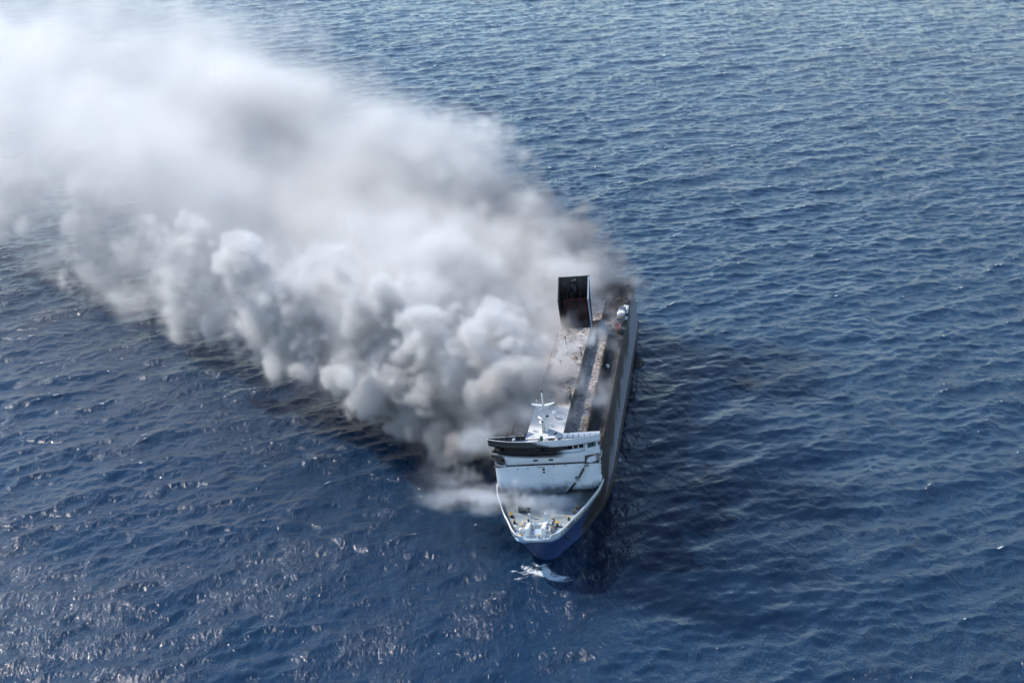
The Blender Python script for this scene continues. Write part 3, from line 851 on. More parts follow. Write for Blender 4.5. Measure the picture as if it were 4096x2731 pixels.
# ---- foredeck gear
def bollard(x, u, h, r, cap):
    m = MB(); m.lathe((x, u, 8.95), [(r * 1.5, 0), (r * 1.35, .12), (r * .95, .2), (r * .8, h)], 12); b = m.build('bollard', M['black'], P)
    m = MB(); m.lathe((x, u, 8.95 + h), [(cap, 0), (cap * 1.02, .06), (cap * .95, .13), (cap * .5, .17)], 14); m.build('bollard_cap', M['yellow'], b)
for x, u, h, r, c in ((-8.5, 15.0, .8, .3, .38), (-8.2, 13.9, .8, .3, .40), (-7.0, 10.5, .9, .3, .30), (-4.5, 7.9, 1.0, .3, .58), (-3.5, 11.3, .8, .25, .28), (2.9, 10.9, .9, .3, .30),
                      (4.2, 8.2, 1.0, .3, .60), (6.8, 11.2, .9, .3, .32), (7.8, 15.0, .8, .3, .36), (8.4, 17.0, .8, .3, .36), (-4.5, 3.0, .5, .3, .42), (.3, 2.1, .7, .25, .48)):
    bollard(x, u, h, r, c)
m = MB(); m.lathe((-4.6, 11.0, 9.0), [(.7, 0), (.72, .1), (.6, .14)], 16); m.build('hatch', M['yellow'], P)
def gear():
    for x0, sg in ((-2.75, -1), (1.35, 1)):
        # sloping white housing with a chamfered top, tall end at the bow
        m = MB()
        pr = [(2.9, 9.0), (2.9, 10.9), (3.4, 11.2), (8.0, 10.3), (8.9, 9.7), (8.9, 9.0)]
        m.prism(pr, x0 - .55, x0 + .55, 0); h = m.build('windlass_housing', M['plain_white'], P, .12)
        m = MB(); m.box(x0 - .18, x0 + .22, 8.9, 9.3, 9.0, 11.9); m.build('housing_post', M['pale_blue'], h)
        m = MB(); m.lathe((x0 + .02, 9.1, 11.9), [(.2, 0), (.28, .1), (.28, .3), (.1, .42)], 8); m.build('post_light', M['plain_white'], h)
        # winch drums and motors outboard of the housing
        for k, (du, r, ln) in enumerate(((4.4, .62, 1.0), (6.1, .5, .8), (7.9, .8, 1.1))):
            m = MB(); c = x0 + sg * .6
            a0, a1 = sorted((c, c + sg * ln))
            m.lathe((a0, du, 9.75), [(r, 0), (r, .1), (r * .6, .14), (r * .6, a1 - a0 - .14), (r, a1 - a0 - .1), (r, a1 - a0)], 14, 'x'); d = m.build('winch', M['plain_white'], P)
            q = MB(); q.box(a0 + .1, a1 - .1, du - r * .7, du + r * .7, 8.95, 9.4); q.build('winch_base', M['pale_blue'], d)
            if k == 2:
                for t in range(7):
                    q = MB(); xx = random.uniform(a0 - .1, a1 + .2); uu = du + random.uniform(-.5, .7); zz = 10.2 + random.uniform(0, .5)
                    q.tube((xx, uu, zz), (xx + random.uniform(-.5, .5), uu + random.uniform(-.5, .5), zz + random.uniform(-.2, .3)), .13, n=6); q.build('rope_coil', M['plain_white'], d)
    m = MB(); m.box(-2.2, .8, 7.6, 8.3, 9.25, 9.95); m.build('cross_beam', M['plain_white'], P, .1)
    m = MB(); m.box(-2.2, .8, 7.2, 7.55, 9.0, 9.3); m.build('cross_beam', M['plain_white'], P, .05)
    m = MB(); m.box(-3.9, -2.9, 6.4, 7.2, 9.1, 9.75); m.build('winch_gearbox', M['plain_white'], P, .08)
    m = MB(); m.lathe((-4.35, 4.6, 9.0), [(.6, 0), (.68, .3), (.68, 1.1), (.5, 1.5), (.2, 1.65)], 14); m.build('fairlead_drum', M['plain_white'], P)
    m = MB(); m.lathe((-6.2, 6.6, 9.0), [(.3, 0), (.32, .5), (.22, 1.2), (.3, 1.3)], 10); m.build('capstan', M['plain_white'], P)
    m = MB(); m.lathe((5.9, 7.3, 9.0), [(.3, 0), (.3, .5), (.2, .8)], 10); m.build('capstan', M['plain_white'], P)
    m = MB(); m.tube((2.4, 4.2, 9.55), (2.9, 6.0, 9.55), .55, .55, 12); m.build('winch', M['ashgrey'], P)
    # toothed grating ramp on the port side
    fl = MB(); fl.hexa([(2.75, 3.6, 9.0), (3.25, 3.6, 9.0), (3.35, 8.3, 9.0), (3.05, 8.3, 9.0), (2.75, 3.6, 9.5), (3.25, 3.6, 9.3), (3.35, 8.3, 10.2), (3.05, 8.3, 10.4)]); g = fl.build('gangway', M['ashgrey'], P)
    for k in range(7):
        u = 3.8 + k * .65; z = 9.35 + k * .12
        t = MB(); t.prism([(3.2, z - .35), (3.85, z - .15), (3.2, z + .2)], u, u + .42, 1); t.build('tread', M['ashgrey'], g)
    # bow railing and jackstaff
    m = MB(); pts = []
    for t in np.linspace(-1, 1, 11):
        pts.append((3.45 * t, -.55 + 1.2 * t * t * t * t + .35 * t * t, 9.7))
    for p in pts: m.tube(p, (p[0], p[1] + .1, 11.05), .05, n=5)
    for z in (10.25, 10.65, 11.05):
        for a, b in zip(pts, pts[1:]): m.tube((a[0], a[1] + .1, z), (b[0], b[1] + .1, z), .04, n=5)
    m.build('bow_railing', M['plain_white'], P)
    m = MB()
    for x in np.linspace(-2.0, .9, 4): m.tube((x, 3.1, 9.0), (x, 3.1, 10.1), .05, n=5)
    for z in (9.5, 10.1): m.tube((-2.0, 3.1, z), (.9, 3.1, z), .045, n=5)
    m.build('platform_railing', M['plain_white'], P)
    m = MB(); m.box(-2.1, .9, 3.2, 6.6, 9.02, 9.12); m.build('platform', M['pale_blue'], P)
    m = MB(); m.tube((-.55, 2.2, 9.0), (-.75, 2.4, 13.0), .11, .07, 8); j = m.build('jackstaff', M['plain_white'], P)
    m = MB(); m.lathe((-.75, 2.4, 13.0), [(.1, 0), (.16, .1), (.1, .25)], 8); m.build('finial', M['plain_white'], j)
    for x, u in ((1.9, 1.0), (-.9, 2.0), (1.0, 1.5)):
        m = MB(); m.tube((x, u, 8.9), (x + .25, u + .15, 9.6), .12, .08, 6); m.build('hose_valve', M['green'], P)
    # dark deck house stumps in the smoke at the foot of the wall
    m = MB(); m.box(-6.8, -4.6, 16.2, 18.2, 8.9, 10.6); m.build('deck_store', M['char'], P, .1)
    m = MB(); m.tube((-3.6, 13.6, 8.9), (-3.5, 13.7, 11.6), .25, .16, 8); m.box(-4.0, -3.0, 13.5, 13.9, 11.3, 11.55); m.build('derrick_stump', M['char'], P)
    m = MB(); m.tube((1.5, 18.5, 8.9), (1.5, 18.5, 10.3), .6, .5, 10); m.build('deck_ventilator', M['char'], P)
gear()
# fairleads in the port bulwark
for s in (6.0, 7.0, 8.0, 9.2):
    b = half(s, 9.8); m = MB(); m.box(b - .12, b + .12, s - .35, s + .35, 9.45, 9.85); m.build('fairlead', M['black'], P, .06)
# anchor pockets
for sg in (-1, 1):
    b = half(9.5, 5.5); m = MB(); m.lathe((sg * (b + .05), 9.5, 5.2), [(.6, -.2), (.7, 0), (.4, .1)], 10, 'x'); m.build('hawse_pipe', M['soot'], P)

# ------------------------------------------------------------------ things carried by the ferry
def on_ship(name, v, u, z, rz=0.0):
    """an Empty standing on the listing deck"""
    o = bpy.data.objects.new(name, None); col.objects.link(o); o.empty_display_size = .5
    mw = Matrix.Translation((SHIP['x'], SHIP['y'], 0)) @ Matrix.Rotation(-SHIP['psi'], 4, 'Z') @ Matrix.Rotation(-SHIP['lst'], 4, 'Y')
    o.matrix_world = mw @ Matrix.Translation((v, u, z)) @ Matrix.Rotation(rz, 4, 'Z')
    return o
def boat_hull(L, B, H, n=15):
    rows = []
    for k, (f, zz) in enumerate(((0.05, 0), (.55, .12), (.85, .4), (1.0, .8), (1.03, 1.0))):
        row = []
        for i in range(n):
            t = i / (n - 1) * 2 - 1
            w = (1 - abs(t) ** 3.2) ** .75
            row.append((t * L / 2 * (.86 + .14 * zz), B / 2 * f * w, zz * H + .18 * H * t * t * zz))
        rows.append(row)
    m = MB()
    m.grid([[(b, a, c) for a, b, c in r] for r in rows]); m.grid([[(-b, a, c) for a, b, c in r] for r in rows], flip=True)
    return m, rows
def lifeboat():
    o = on_ship('lifeboat', 12.5, 134.3, 18.5)
    m, rows = boat_hull(14.5, 2.9, 1.6); m.build('boat_hull', M['boatgrey'], o)
    m = MB(); secs = []
    for t in np.linspace(-1, 1, 13):
        w = (1 - abs(t) ** 6) ** .5 * 1.3; secs.append([(w * math.cos(a), t * 6.6, 1.55 + .75 * (w / 1.3) * math.sin(a)) for a in np.linspace(0, math.pi, 9)])
    m.grid(secs); m.build('canopy', M['boatgrey'], o)
    m = MB(); m.grid([[(1.36 * math.cos(a), y, 1.58 + .80 * math.sin(a)) for a in np.linspace(0.05, math.pi - .05, 11)] for y in (-1.4, .9)]); m.build('white_cover', M['canopy'], o)
    m = MB(); m.grid([[(1.34 * math.cos(a), y, 1.57 + .78 * math.sin(a)) for a in np.linspace(0.05, math.pi - .05, 11)] for y in (-6.2, -3.4)]); m.build('dark_cover', M['char'], o)
    m = MB(); m.lathe((-.2, 3.6, 2.2), [(.55, 0), (.5, .16), (.1, .18)], 14); m.build('hatch', M['soot'], o)
    m = MB(); m.box(.5, 1.1, 2.9, 3.8, 1.9, 2.25); m.build('hatch', M['soot'], o)
    tag(o, 'grey enclosed lifeboat with a white canopy band on the port side aft', 'lifeboat')
lifeboat()
def rescue():
    o = on_ship('rescue_boat', 11.9, 123.0, 18.8, R(8))
    m, rows = boat_hull(6.4, 2.5, 1.2); m.build('boat_hull', M['orange'], o)
    m = MB(); n = 18
    ring_ = [(1.12 * math.copysign(abs(math.cos(a)) ** .7, math.cos(a)), 2.95 * math.copysign(abs(math.sin(a)) ** .8, math.sin(a)), 1.25) for a in np.linspace(0, 2 * math.pi, n + 1)]
    for a, b in zip(ring_, ring_[1:]): m.tube(a, b, .2, n=7)
    m.build('gunwale_tube', M['orange'], o)
    m = MB(); m.box(-.95, .95, -2.4, 2.4, .85, .95); m.build('boat_floor', M['orange'], o)
    for y in (-1.3, .3, 1.5):
        m = MB(); m.box(-.9, .9, y - .2, y + .2, 1.05, 1.2); m.build('thwart', M['orange'], o)
    tag(o, 'open red rescue boat cradled beside its davit on the port side', 'rescue boat')
    d = on_ship('boat_davit', 10.5, 121.5, 18.2)
    for y in (-3.2, 2.4):
        m = MB(); m.tube((0, y, 0), (.1, y, 2.2), .24, .2, 8); m.tube((.1, y, 2.2), (1.2, y + 2.6, 3.6), .2, .15, 8); m.build('davit_arm', M['boatgrey'], d)
    m = MB(); m.tube((.1, -3.2, 2.1), (.1, 2.4, 2.1), .12, n=6); m.box(-.6, .5, -4.2, -3.0, 0, 1.3); m.build('davit_winch', M['boatgrey'], d)
    m = MB(); m.tube((-1.2, -3.6, 0), (-1.1, -2.0, 1.9), .07, n=5); m.tube((-1.1, -2, 1.9), (-1, .5, 1.9), .07, n=5); m.tube((-1, .5, 1.9), (-1, .8, 0), .07, n=5); m.build('davit_guard', M['ashgrey'], d)
    tag(d, 'grey steel davit with slanting arms next to the red rescue boat', 'davit')
rescue()
def raft(v, u, z, label, rz=0.0):
    o = on_ship('life_raft_canister', v, u, z, rz)
    m = MB(); m.lathe((0, -.85, .62), [(.2, 0), (.42, .08), (.5, .25), (.5, .80), (.53, .81), (.53, .89), (.5, .90), (.5, 1.45), (.42, 1.62), (.2, 1.7)], 14, 'y'); m.build('canister', M['canopy'], o)
    m = MB(); m.box(-.4, .4, -.6, .6, 0, .2); m.build('cradle', M['char'], o)
    tag(o, label, 'life raft', 'white life raft canisters along the port rail')
raft(13.85, 143.6, 18.3, 'white life raft canister farthest aft in the row of three by the rail')
raft(13.85, 141.3, 18.3, 'white life raft canister in the middle of the row of three by the rail')
raft(13.85, 139.0, 18.3, 'white life raft canister nearest the bow in the row of three')
raft(13.0, 144.2, 18.3, 'white life raft canister inboard of the row of three, beside the lifeboat end')
raft(14.0, 133.0, 18.3, 'lone white life raft canister by the rail beside the lifeboat')
raft(11.3, 91.2, 18.2, 'dusty white canister lying alone on the dark port walkway', .3)
# black wreckage in the water against the hull
def wreck():
    m = MB(); rows = []
    for t in np.linspace(0, 1, 12):
        w = (1.9 * math.sin(math.pi * min(1, t * 1.05 + .06)) ** .6 + .35 * math.sin(t * 17)); row = []
        for k in np.linspace(-1, 1, 7):
            row.append((1.2 * math.sin(t * 3) + k * w, -6.5 + 13 * t, .9 * (1 - k * k) * math.sin(math.pi * t) ** .5 + .25 * math.sin(k * 9 + t * 23) - .25))
        rows.append(row)
    m.grid(rows, False); o = m.build('floating_wreckage', M['soot'])
    o.location = (41.4, 473.5, .1)
    tag(o, 'black charred wreckage floating in the water against the hull amidships', 'wreckage')
wreck()

#SMOKE
# ------------------------------------------------------------------ smoke
def field_noise(shape, vox, lam, seed, aniso=(1, 1, 1), band=.45):
    """band-limited random field, unit variance"""
    g = np.random.default_rng(seed)
    w = np.fft.rfftn(g.normal(size=shape).astype(np.float32))
    ks = [np.fft.fftfreq(n, vox) * s for n, s in zip(shape[:2], aniso[:2])] + [np.fft.rfftfreq(shape[2], vox) * aniso[2]]
    K = np.sqrt(ks[0][:, None, None] ** 2 + ks[1][None, :, None] ** 2 + ks[2][None, None, :] ** 2) + 1e-9
    w *= np.exp(-(np.log(K * lam) / band) ** 2)
    f = np.fft.irfftn(w, shape).astype(np.float32)
    return f / f.std()

def smoke_material(name, color, aniso, sooty=None, reach=60.0):
    t = NT(name); t.n.remove(t.b)
    v = t.n.new('ShaderNodeVolumePrincipled')
    v.inputs['Color'].default_value = (*color, 1); v.inputs['Anisotropy'].default_value = aniso
    v.inputs['Density'].default_value = 1.0; v.inputs['Density Attribute'].default_value = 'density'
    if sooty:
        x, y, z = t.xyz()
        f = t.ss(t.math('ADD', x, t.math('MULTIPLY', z, .9)), reach * .25, reach)
        t.l.new(t.mix(f, sooty, color), v.inputs['Color'])
    t.l.new(v.outputs[0], t.out.inputs['Volume'])
    return t.m

def volume_object(name, dens, vox, loc, rz, mat):
    """a mesh whose points carry the density, turned into a fog grid by geometry nodes"""
    nx, ny, nz = dens.shape
    size = ((nx - 1) * vox, (ny - 1) * vox, (nz - 1) * vox)
    me = bpy.data.meshes.new(name)
    n = nx * ny * nz
    me.vertices.add(n)
    g = np.empty((nz, ny, nx, 3), np.float32)
    g[..., 0] = np.arange(nx) * vox; g[..., 1] = (np.arange(ny) * vox)[:, None]; g[..., 2] = (np.arange(nz) * vox)[:, None, None]
    me.vertices.foreach_set('co', g.ravel())
    at = me.attributes.new('density', 'FLOAT', 'POINT')
    at.data.foreach_set('value', np.ascontiguousarray(dens.transpose(2, 1, 0)).astype(np.float32).ravel())
    o = bpy.data.objects.new(name, me); col.objects.link(o)
    o.location = loc; o.rotation_euler = (0, 0, rz)
    me.materials.append(mat)
    ng = bpy.data.node_groups.new(name + '_grid', 'GeometryNodeTree')
    ng.interface.new_socket('Geometry', in_out='INPUT', socket_type='NodeSocketGeometry')
    ng.interface.new_socket('Geometry', in_out='OUTPUT', socket_type='NodeSocketGeometry')
    N, Lk = ng.nodes, ng.links
    gi = N.new('NodeGroupInput'); go = N.new('NodeGroupOutput')
    pos = N.new('GeometryNodeInputPosition')
    div = N.new('ShaderNodeVectorMath'); div.operation = 'MULTIPLY_ADD'
    div.inputs[1].default_value = (1 / vox,) * 3; div.inputs[2].default_value = (.5, .5, .5)
    Lk.new(pos.outputs[0], div.inputs[0])
    flo = N.new('ShaderNodeVectorMath'); flo.operation = 'FLOOR'; Lk.new(div.outputs[0], flo.inputs[0])
    sep = N.new('ShaderNodeSeparateXYZ'); Lk.new(flo.outputs[0], sep.inputs[0])
    m1 = N.new('ShaderNodeMath'); m1.operation = 'MULTIPLY_ADD'; Lk.new(sep.outputs[2], m1.inputs[0]); m1.inputs[1].default_value = ny; Lk.new(sep.outputs[1], m1.inputs[2])
    m2 = N.new('ShaderNodeMath'); m2.operation = 'MULTIPLY_ADD'; Lk.new(m1.outputs[0], m2.inputs[0]); m2.inputs[1].default_value = nx; Lk.new(sep.outputs[0], m2.inputs[2])
    na = N.new('GeometryNodeInputNamedAttribute'); na.data_type = 'FLOAT'; na.inputs[0].default_value = 'density'
    si = N.new('GeometryNodeSampleIndex'); si.data_type = 'FLOAT'; si.domain = 'POINT'; si.clamp = True
    Lk.new(gi.outputs[0], si.inputs['Geometry']); Lk.new(na.outputs[0], si.inputs['Value']); Lk.new(m2.outputs[0], si.inputs['Index'])
    vc = N.new('GeometryNodeVolumeCube')
    Lk.new(si.outputs[0], vc.inputs['Density'])
    vc.inputs['Min'].default_value = (0, 0, 0); vc.inputs['Max'].default_value = size
    for k, q in zip(('Resolution X', 'Resolution Y', 'Resolution Z'), (nx, ny, nz)): vc.inputs[k].default_value = q
    sm = N.new('GeometryNodeSetMaterial'); sm.inputs['Material'].default_value = mat
    Lk.new(vc.outputs[0], sm.inputs['Geometry']); Lk.new(sm.outputs[0], go.inputs[0])
    md = o.modifiers.new('fog_grid', 'NODES'); md.node_group = ng
    return o

WD = Vector((-.66, .75)).normalized()       # where the wind carries the smoke
WC = Vector((WD.y, -WD.x))                  # across it, towards the stern
WA = math.atan2(WD.y, WD.x)                 # local x = downwind, local y = left of downwind
def ship_ab(v, u, z=20):
    s, c = math.sin(SHIP['psi']), math.cos(SHIP['psi']); l = SHIP['lst']
    v2 = v * math.cos(l) - z * math.sin(l)
    x = SHIP['x'] + u * s + v2 * c; y = SHIP['y'] + u * c - v2 * s
    return x * WD.x + y * WD.y, x * WC.x + y * WC.y

CAM_F = F_PX
def pixel_ray(px, py):
    t = R(PITCH); a = (px - 2048) / CAM_F; b = (1365.5 - py) / CAM_F
    return Vector((a, math.cos(t) + b * math.sin(t), -math.sin(t) + b * math.cos(t)))
def strand_point(px, py, b):
    """where the line of sight through a pixel of the photograph meets the vertical sheet of smoke at crosswind distance b"""
    d = pixel_ray(px, py); k = b / (WC.x * d.x + WC.y * d.y)
    w = Vector((0, 0, CAM_H)) + d * k
    return w.x * WD.x + w.y * WD.y, w.z, k
def axes(A0, A1, B0, B1, Z1, vox):
    nx, ny, nz = int((A1 - A0) / vox), int((B1 - B0) / vox), int(Z1 / vox)
    a = (A0 + np.arange(nx) * vox)[:, None, None].astype(np.float32)
    b = (B1 - np.arange(ny) * vox)[None, :, None].astype(np.float32)
    z = (np.arange(nz) * vox)[None, None, :].astype(np.float32)
    loc = Vector((WD.x, WD.y, 0)) * A0 + Vector((WC.x, WC.y, 0)) * B1
    return (nx, ny, nz), a, b, z, loc
def seal(d, eps=3e-4):
    d[d < eps] = 0
    for ax in range(3):
        for e in (0, -1):
            sl = [slice(None)] * 3; sl[ax] = e; d[tuple(sl)] = 0
    return d
def splat(F, D, a, b, z, vox, c, r, w):
    """rounded maximum of one puff into the distance field F (metres inside) and weight field D"""
    ia = slice(*np.clip(np.searchsorted(a.ravel(), [c[0] - r - 6, c[0] + r + 6]), 0, a.size))
    br = b.ravel(); n = br.size
    j0, j1 = n - np.searchsorted(br[::-1], [c[1] + r + 6, c[1] - r - 6]); ib = slice(max(0, j0), max(0, j1))
    iz = slice(*np.clip(np.searchsorted(z.ravel(), [c[2] - r - 6, c[2] + r + 6]), 0, z.size))
    if ia.stop <= ia.start or ib.stop <= ib.start or iz.stop <= iz.start: return
    d = r - np.sqrt((a[ia] - c[0]) ** 2 + (b[:, ib] - c[1]) ** 2 + (z[:, :, iz] - c[2]) ** 2)
    v = F[ia, ib, iz]; m = d > v
    F[ia, ib, iz] = np.where(m, d, v); D[ia, ib, iz] = np.where(m, w, D[ia, ib, iz])

def near_strand():
    """the billowing strand that leaves the bridge end and runs low over the water"""
    vox = .9
    sh, a, b, z, loc = axes(258, 612, 203, 284, 64, vox)
    F = np.full(sh, -30, np.float32); D = np.zeros(sh, np.float32)
    g = random.Random(5)
    lobes = [  # photograph pixel, radius in pixels, crosswind sheet, weight
        (1861, 1512, 125, 250, 1), (1960, 1590, 90, 250, .9), (2060, 1500, 85, 256, .8), (1957, 1372, 105, 264, .9), (2120, 1420, 80, 270, .7), (2030, 1640, 70, 250, .9), (2090, 1580, 75, 258, .8),
        (1689, 1295, 55, 248, 1), (1722, 1350, 65, 250, 1), (1800, 1400, 80, 262, .8), (1640, 1420, 110, 258, .8),
        (1497, 1257, 85, 250, 1), (1459, 1206, 48, 248, 1), (1523, 1370, 115, 252, 1), (1600, 1500, 130, 250, 1), (1730, 1600, 120, 246, 1), (1690, 1645, 85, 244, .85), (2040, 1705, 50, 248, .3), (1800, 1730, 75, 246, .55),
        (1236, 1100, 105, 248, 1), (1210, 1206, 120, 246, 1), (1268, 1295, 130, 246, 1), (1330, 1380, 115, 246, 1), (1440, 1462, 115, 246, 1), (1560, 1555, 105, 244, .95), (1290, 1040, 60, 248, 1),
        (1038, 1062, 65, 242, 1), (1000, 1120, 50, 242, .9), (1060, 1168, 85, 244, .95), (1090, 1283, 95, 244, .9), (1128, 1350, 68, 242, .8), (1180, 1400, 52, 240, .6),
        (721, 985, 72, 242, 1), (765, 1078, 82, 242, .9), (755, 1174, 70, 242, .7), (797, 1222, 80, 242, .9), (880, 1275, 66, 242, .8), (950, 1325, 52, 240, .6), (840, 1150, 40, 244, .5),
        (510, 1014, 48, 244, .6), (560, 1060, 40, 244, .5), (383, 1050, 80, 242, .7), (319, 906, 78, 242, .8), (306, 791, 80, 242, .8), (223, 957, 55, 240, .7), (300, 1060, 70, 240, .6), (420, 1120, 55, 240, .4), (540, 1190, 48, 240, .4),
        (64, 759, 80, 240, .6), (40, 868, 90, 240, .5), (130, 850, 60, 240, .5), (-60, 700, 110, 240, .5), (-120, 850, 100, 240, .4), (180, 1020, 70, 238, .35)]
    for px, py, rp, bb, w in lobes:
        ca, cz, k = strand_point(px, py, bb); r = rp / CAM_F * k
        cb = bb + g.uniform(-3, 3)
        splat(F, D, a, b, z, vox, (ca, cb, cz), r * 1.0, w)
        for _ in range(5):
            th = g.uniform(0, 6.283); ph = math.acos(g.uniform(-.6, 1)); rr = r * g.uniform(.45, .75); q = r * g.uniform(.4, .8)
            splat(F, D, a, b, z, vox, (ca + q * math.sin(ph) * math.cos(th), cb + q * math.sin(ph) * math.sin(th), cz + q * math.cos(ph)), rr, w)
    n1, n2, n3, n4 = field_noise(sh, vox, 34, 21, (1.6, 1, 1)), field_noise(sh, vox, 17, 22), field_noise(sh, vox, 8, 23), field_noise(sh, vox, 3.8, 24)
    far = np.clip((a - 330) / 220, 0, 1)
    bil = n1 * 1.8 + (np.abs(n2) - .7) * 3.4 + n2 * .8 + (np.abs(n3) - .7) * 2.1 + (np.abs(n4) - .7) * 1.0
    f = F + bil * (1 + .5 * far)
    core = smooth(f, -1.1 - 2.0 * far, 3.2 + 7.0 * far)
    dens = core * (.36 - .235 * far) * (.15 + .85 * D)
    # thin grey skirts that trail between the heads and down to the water
    sk = smooth(F + n2 * 3.5 + n3 * 1.5, -7, 9) * smooth(z, 2, 12) * (.03 - .018 * far)
    dens = np.maximum(dens, sk) * smooth(z, 0, 4) * smooth(a, 612, 585)
    o = volume_object('smoke_plume', seal(dens), vox, loc, WA, smoke_material('billow_smoke', (.92, .912, .905), .3, (.72, .665, .625), 80.0))
    tag(o, 'dense grey and white smoke billows running low over the water from the bridge', 'smoke', kind='stuff')

def far_strand():
    """the broader, softer plume rising off the middle and stern of the ship"""
    vox = 1.9
    sh, a, b, z, loc = axes(262, 860, 222, 430, 128, vox)
    a1, b1 = ship_ab(-2, 40); a2, b2 = ship_ab(9, 172)
    s = (b - b1) / (b2 - b1); sc = np.clip(s, 0, 1)
    t = a - (a1 + (a2 - a1) * np.clip(s, -.1, 1.1)); tp = np.maximum(t, 0)
    n0, n1, n2, n3, n4 = field_noise(sh, vox, 120, 10, (2.2, 1, 1)), field_noise(sh, vox, 60, 11, (1.6, 1, 1)), field_noise(sh, vox, 26, 12, (1.4, 1, 1)), field_noise(sh, vox, 11, 13), field_noise(sh, vox, 5.5, 14)
    gro = np.clip(.4 + tp / 80, .4, 1.5)
    cal = 1 - .62 * smooth(tp, 25, 120)
    bil = (((np.abs(n2) - .8) * 5.0 + n2 * 1.2) * gro + (np.abs(n3) - .8) * 2.8 * gro + (np.abs(n4) - .8) * 1.3) * cal
    lift = np.maximum(sc ** 1.2, .62 * smooth(tp, 90, 260))
    top = 23 + (10 + 40 * lift) * (1 - np.exp(-tp / (45 + 45 * sc))) + .03 * tp
    bot = np.maximum(3.0, 20 - tp * .5) + np.maximum(0, tp - 60) * .16 * (.4 + .6 * sc)
    d = np.minimum(np.minimum(top - z, z - bot), np.minimum((b - b1) + 2 + .05 * tp, (b2 - b) + 3 + .05 * tp))
    d = np.minimum(d, (t + 3 + 6 * smooth(s, .55, .8)) * (.5 + .25 * smooth(s, .55, .8)))
    f = d + bil + n1 * 3.0 * np.clip(tp / 60, .1, 1.2) - 2.5
    edge = 4.0 + tp * .09
    core = smooth(f, -edge * .6, edge)
    sig = .16 / (1 + (tp / 75) ** 1.7) + .023
    hole = np.exp(.42 * n1 + .18 * n0) * np.clip(.8 + .2 * n2, .4, 1.4)
    hole = np.clip(hole, .7, 2.2)
    dens = core * sig * np.where(tp > 40, 1 + (hole - 1) * np.clip((tp - 40) / 100, 0, 1), 1)
    veil = smooth(d + n1 * 7 + n0 * 7, -8, 26) * smooth(tp, 50, 180) * .012
    dens = np.maximum(dens, veil) * smooth(z, 0, 7) * smooth(a, 858, 790)
    o = volume_object('smoke_plume', seal(dens), vox, loc, WA, smoke_material('drifting_smoke', (.978, .973, .968), .45))
    tag(o, 'broad pale smoke drifting off the stern and thinning towards the upper left', 'smoke', kind='stuff')

def ship_grid(v0, v1, u0, u1, z0, z1, vox):
    nx, ny, nz = int((v1 - v0) / vox), int((u1 - u0) / vox), int((z1 - z0) / vox)
    v = (v0 + np.arange(nx) * vox)[:, None, None].astype(np.float32); u = (u0 + np.arange(ny) * vox)[None, :, None].astype(np.float32); z = (z0 + np.arange(nz) * vox)[None, None, :].astype(np.float32)
    q = Matrix.Rotation(-SHIP['psi'], 3, 'Z') @ Vector((v0, u0, 0))
    return (nx, ny, nz), v, u, z, Vector((SHIP['x'] + q.x, SHIP['y'] + q.y, z0))
def bow_wisp():
    vox = .6
    sh, v, u, z, loc = ship_grid(-48, 12, 8, 52, 2, 26, vox)
    n1, n2, n3 = field_noise(sh, vox, 14, 31, (2.2, 1, 1)), field_noise(sh, vox, 6, 32, (2.2, 1, 1)), field_noise(sh, vox, 2.8, 33)
    x = -v                                        # drift to the left of the picture
    zc = 10.6 + np.clip(x - 6, 0, 60) * -.05; uc = 18.5 + np.clip(x, 0, 60) * .30
    d = 1 - np.sqrt(((z - zc) / (2.0 + .07 * np.clip(x, 0, 60))) ** 2 + ((u - uc) / (5.0 + .12 * np.clip(x, 0, 60))) ** 2)
    w = smooth(v, 9, 3) * smooth(x, 40, 16)
    dens = smooth(d + .42 * n1 + .30 * n2 + .12 * n3, .05, 1.15) * w * (.42 - .29 * smooth(x, 6, 20))
    # blue-white puff by the starboard bridge wing
    d2 = 1 - np.sqrt(((z - 19.5) / 4.0) ** 2 + ((u - 33) / 5.0) ** 2 + ((v + 19.5) / 5.5) ** 2)
    dens = np.maximum(dens, smooth(d2 + .3 * n1 + .2 * n2 + .12 * n3, -.1, .9) * .11)
    o = volume_object('smoke_wisp', seal(dens), vox, loc, -SHIP['psi'], smoke_material('thin_smoke', (.93, .965, 1.0), .1))
    tag(o, 'thin bluish smoke wisp curling over the foredeck and off to the left', 'smoke', kind='stuff')
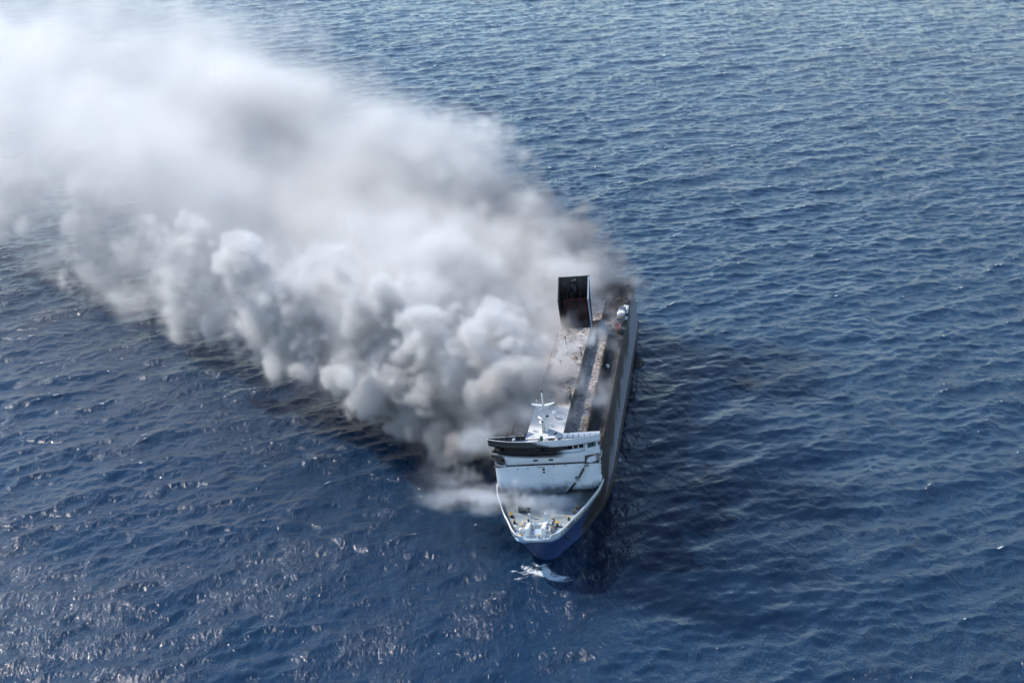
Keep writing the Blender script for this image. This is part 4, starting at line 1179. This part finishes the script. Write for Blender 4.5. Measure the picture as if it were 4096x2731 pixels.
def deck_wisp():
    vox = .8
    sh, v, u, z, loc = ship_grid(-6, 14, 30, 128, 18, 34, vox)
    n1, n2, n3 = field_noise(sh, vox, 18, 41, (1, 1.5, .8)), field_noise(sh, vox, 8, 42), field_noise(sh, vox, 4, 43)
    floor = np.where(v < 4.5, 24.6, 20.6) + v * math.sin(SHIP['lst'])
    h = z - floor
    dens = smooth(h, -1, .5) * smooth(h, 6, .5) * smooth(n1 * .8 + n2 * .5 + n3 * .25, -.1, 2.2) * .14 * smooth(v, 14, 9) * (.35 + .65 * smooth(u, 40, 60))
    jet = 1 - np.sqrt(((v - 5.6) / 2.6) ** 2 + ((u - 111) / 9) ** 2 + ((z - 22) / 4.0) ** 2)
    dens = np.maximum(dens, smooth(jet + .25 * n2, 0, .8) * .16)
    o = volume_object('smoke_wisp', seal(dens), vox, loc, -SHIP['psi'], smoke_material('deck_smoke', (.90, .93, .97), .1))
    tag(o, 'faint smoke wisps drifting across the burnt roof and side deck', 'smoke', kind='stuff')
def dark_smoke():
    vox = 1.2
    sh, a, b, z, loc = axes(335, 480, 296, 384, 76, vox)
    F = np.full(sh, -30, np.float32); D = np.zeros(sh, np.float32); g = random.Random(9)
    a0, b0 = ship_ab(9, 168); 
    for k in range(40):
        q = k / 39; t = q * 85
        r = 4.5 + 7.0 * q
        splat(F, D, a, b, z, vox, (a0 - 4 + t * .85 + g.uniform(-2, 2), b0 + g.uniform(-1, 1) * (3 + 6 * q) + 2, 20 + 20 * (1 - math.exp(-t / 45)) + g.uniform(-2, 2)), r, 1 - .8 * q)
    n2, n3 = field_noise(sh, vox, 14, 51), field_noise(sh, vox, 6, 52)
    dens = smooth(F + (np.abs(n2) - .8) * 3.5 + (np.abs(n3) - .8) * 1.8, -3, 6) * (.008 + .085 * D)
    o = volume_object('smoke_plume', seal(dens), vox, loc, WA, smoke_material('dark_smoke', (.55, .515, .495), .1))
    tag(o, 'dark brown-grey smoke pouring off the stern behind the funnel', 'smoke', kind='stuff')
near_strand(); far_strand(); bow_wisp(); deck_wisp(); dark_smoke()
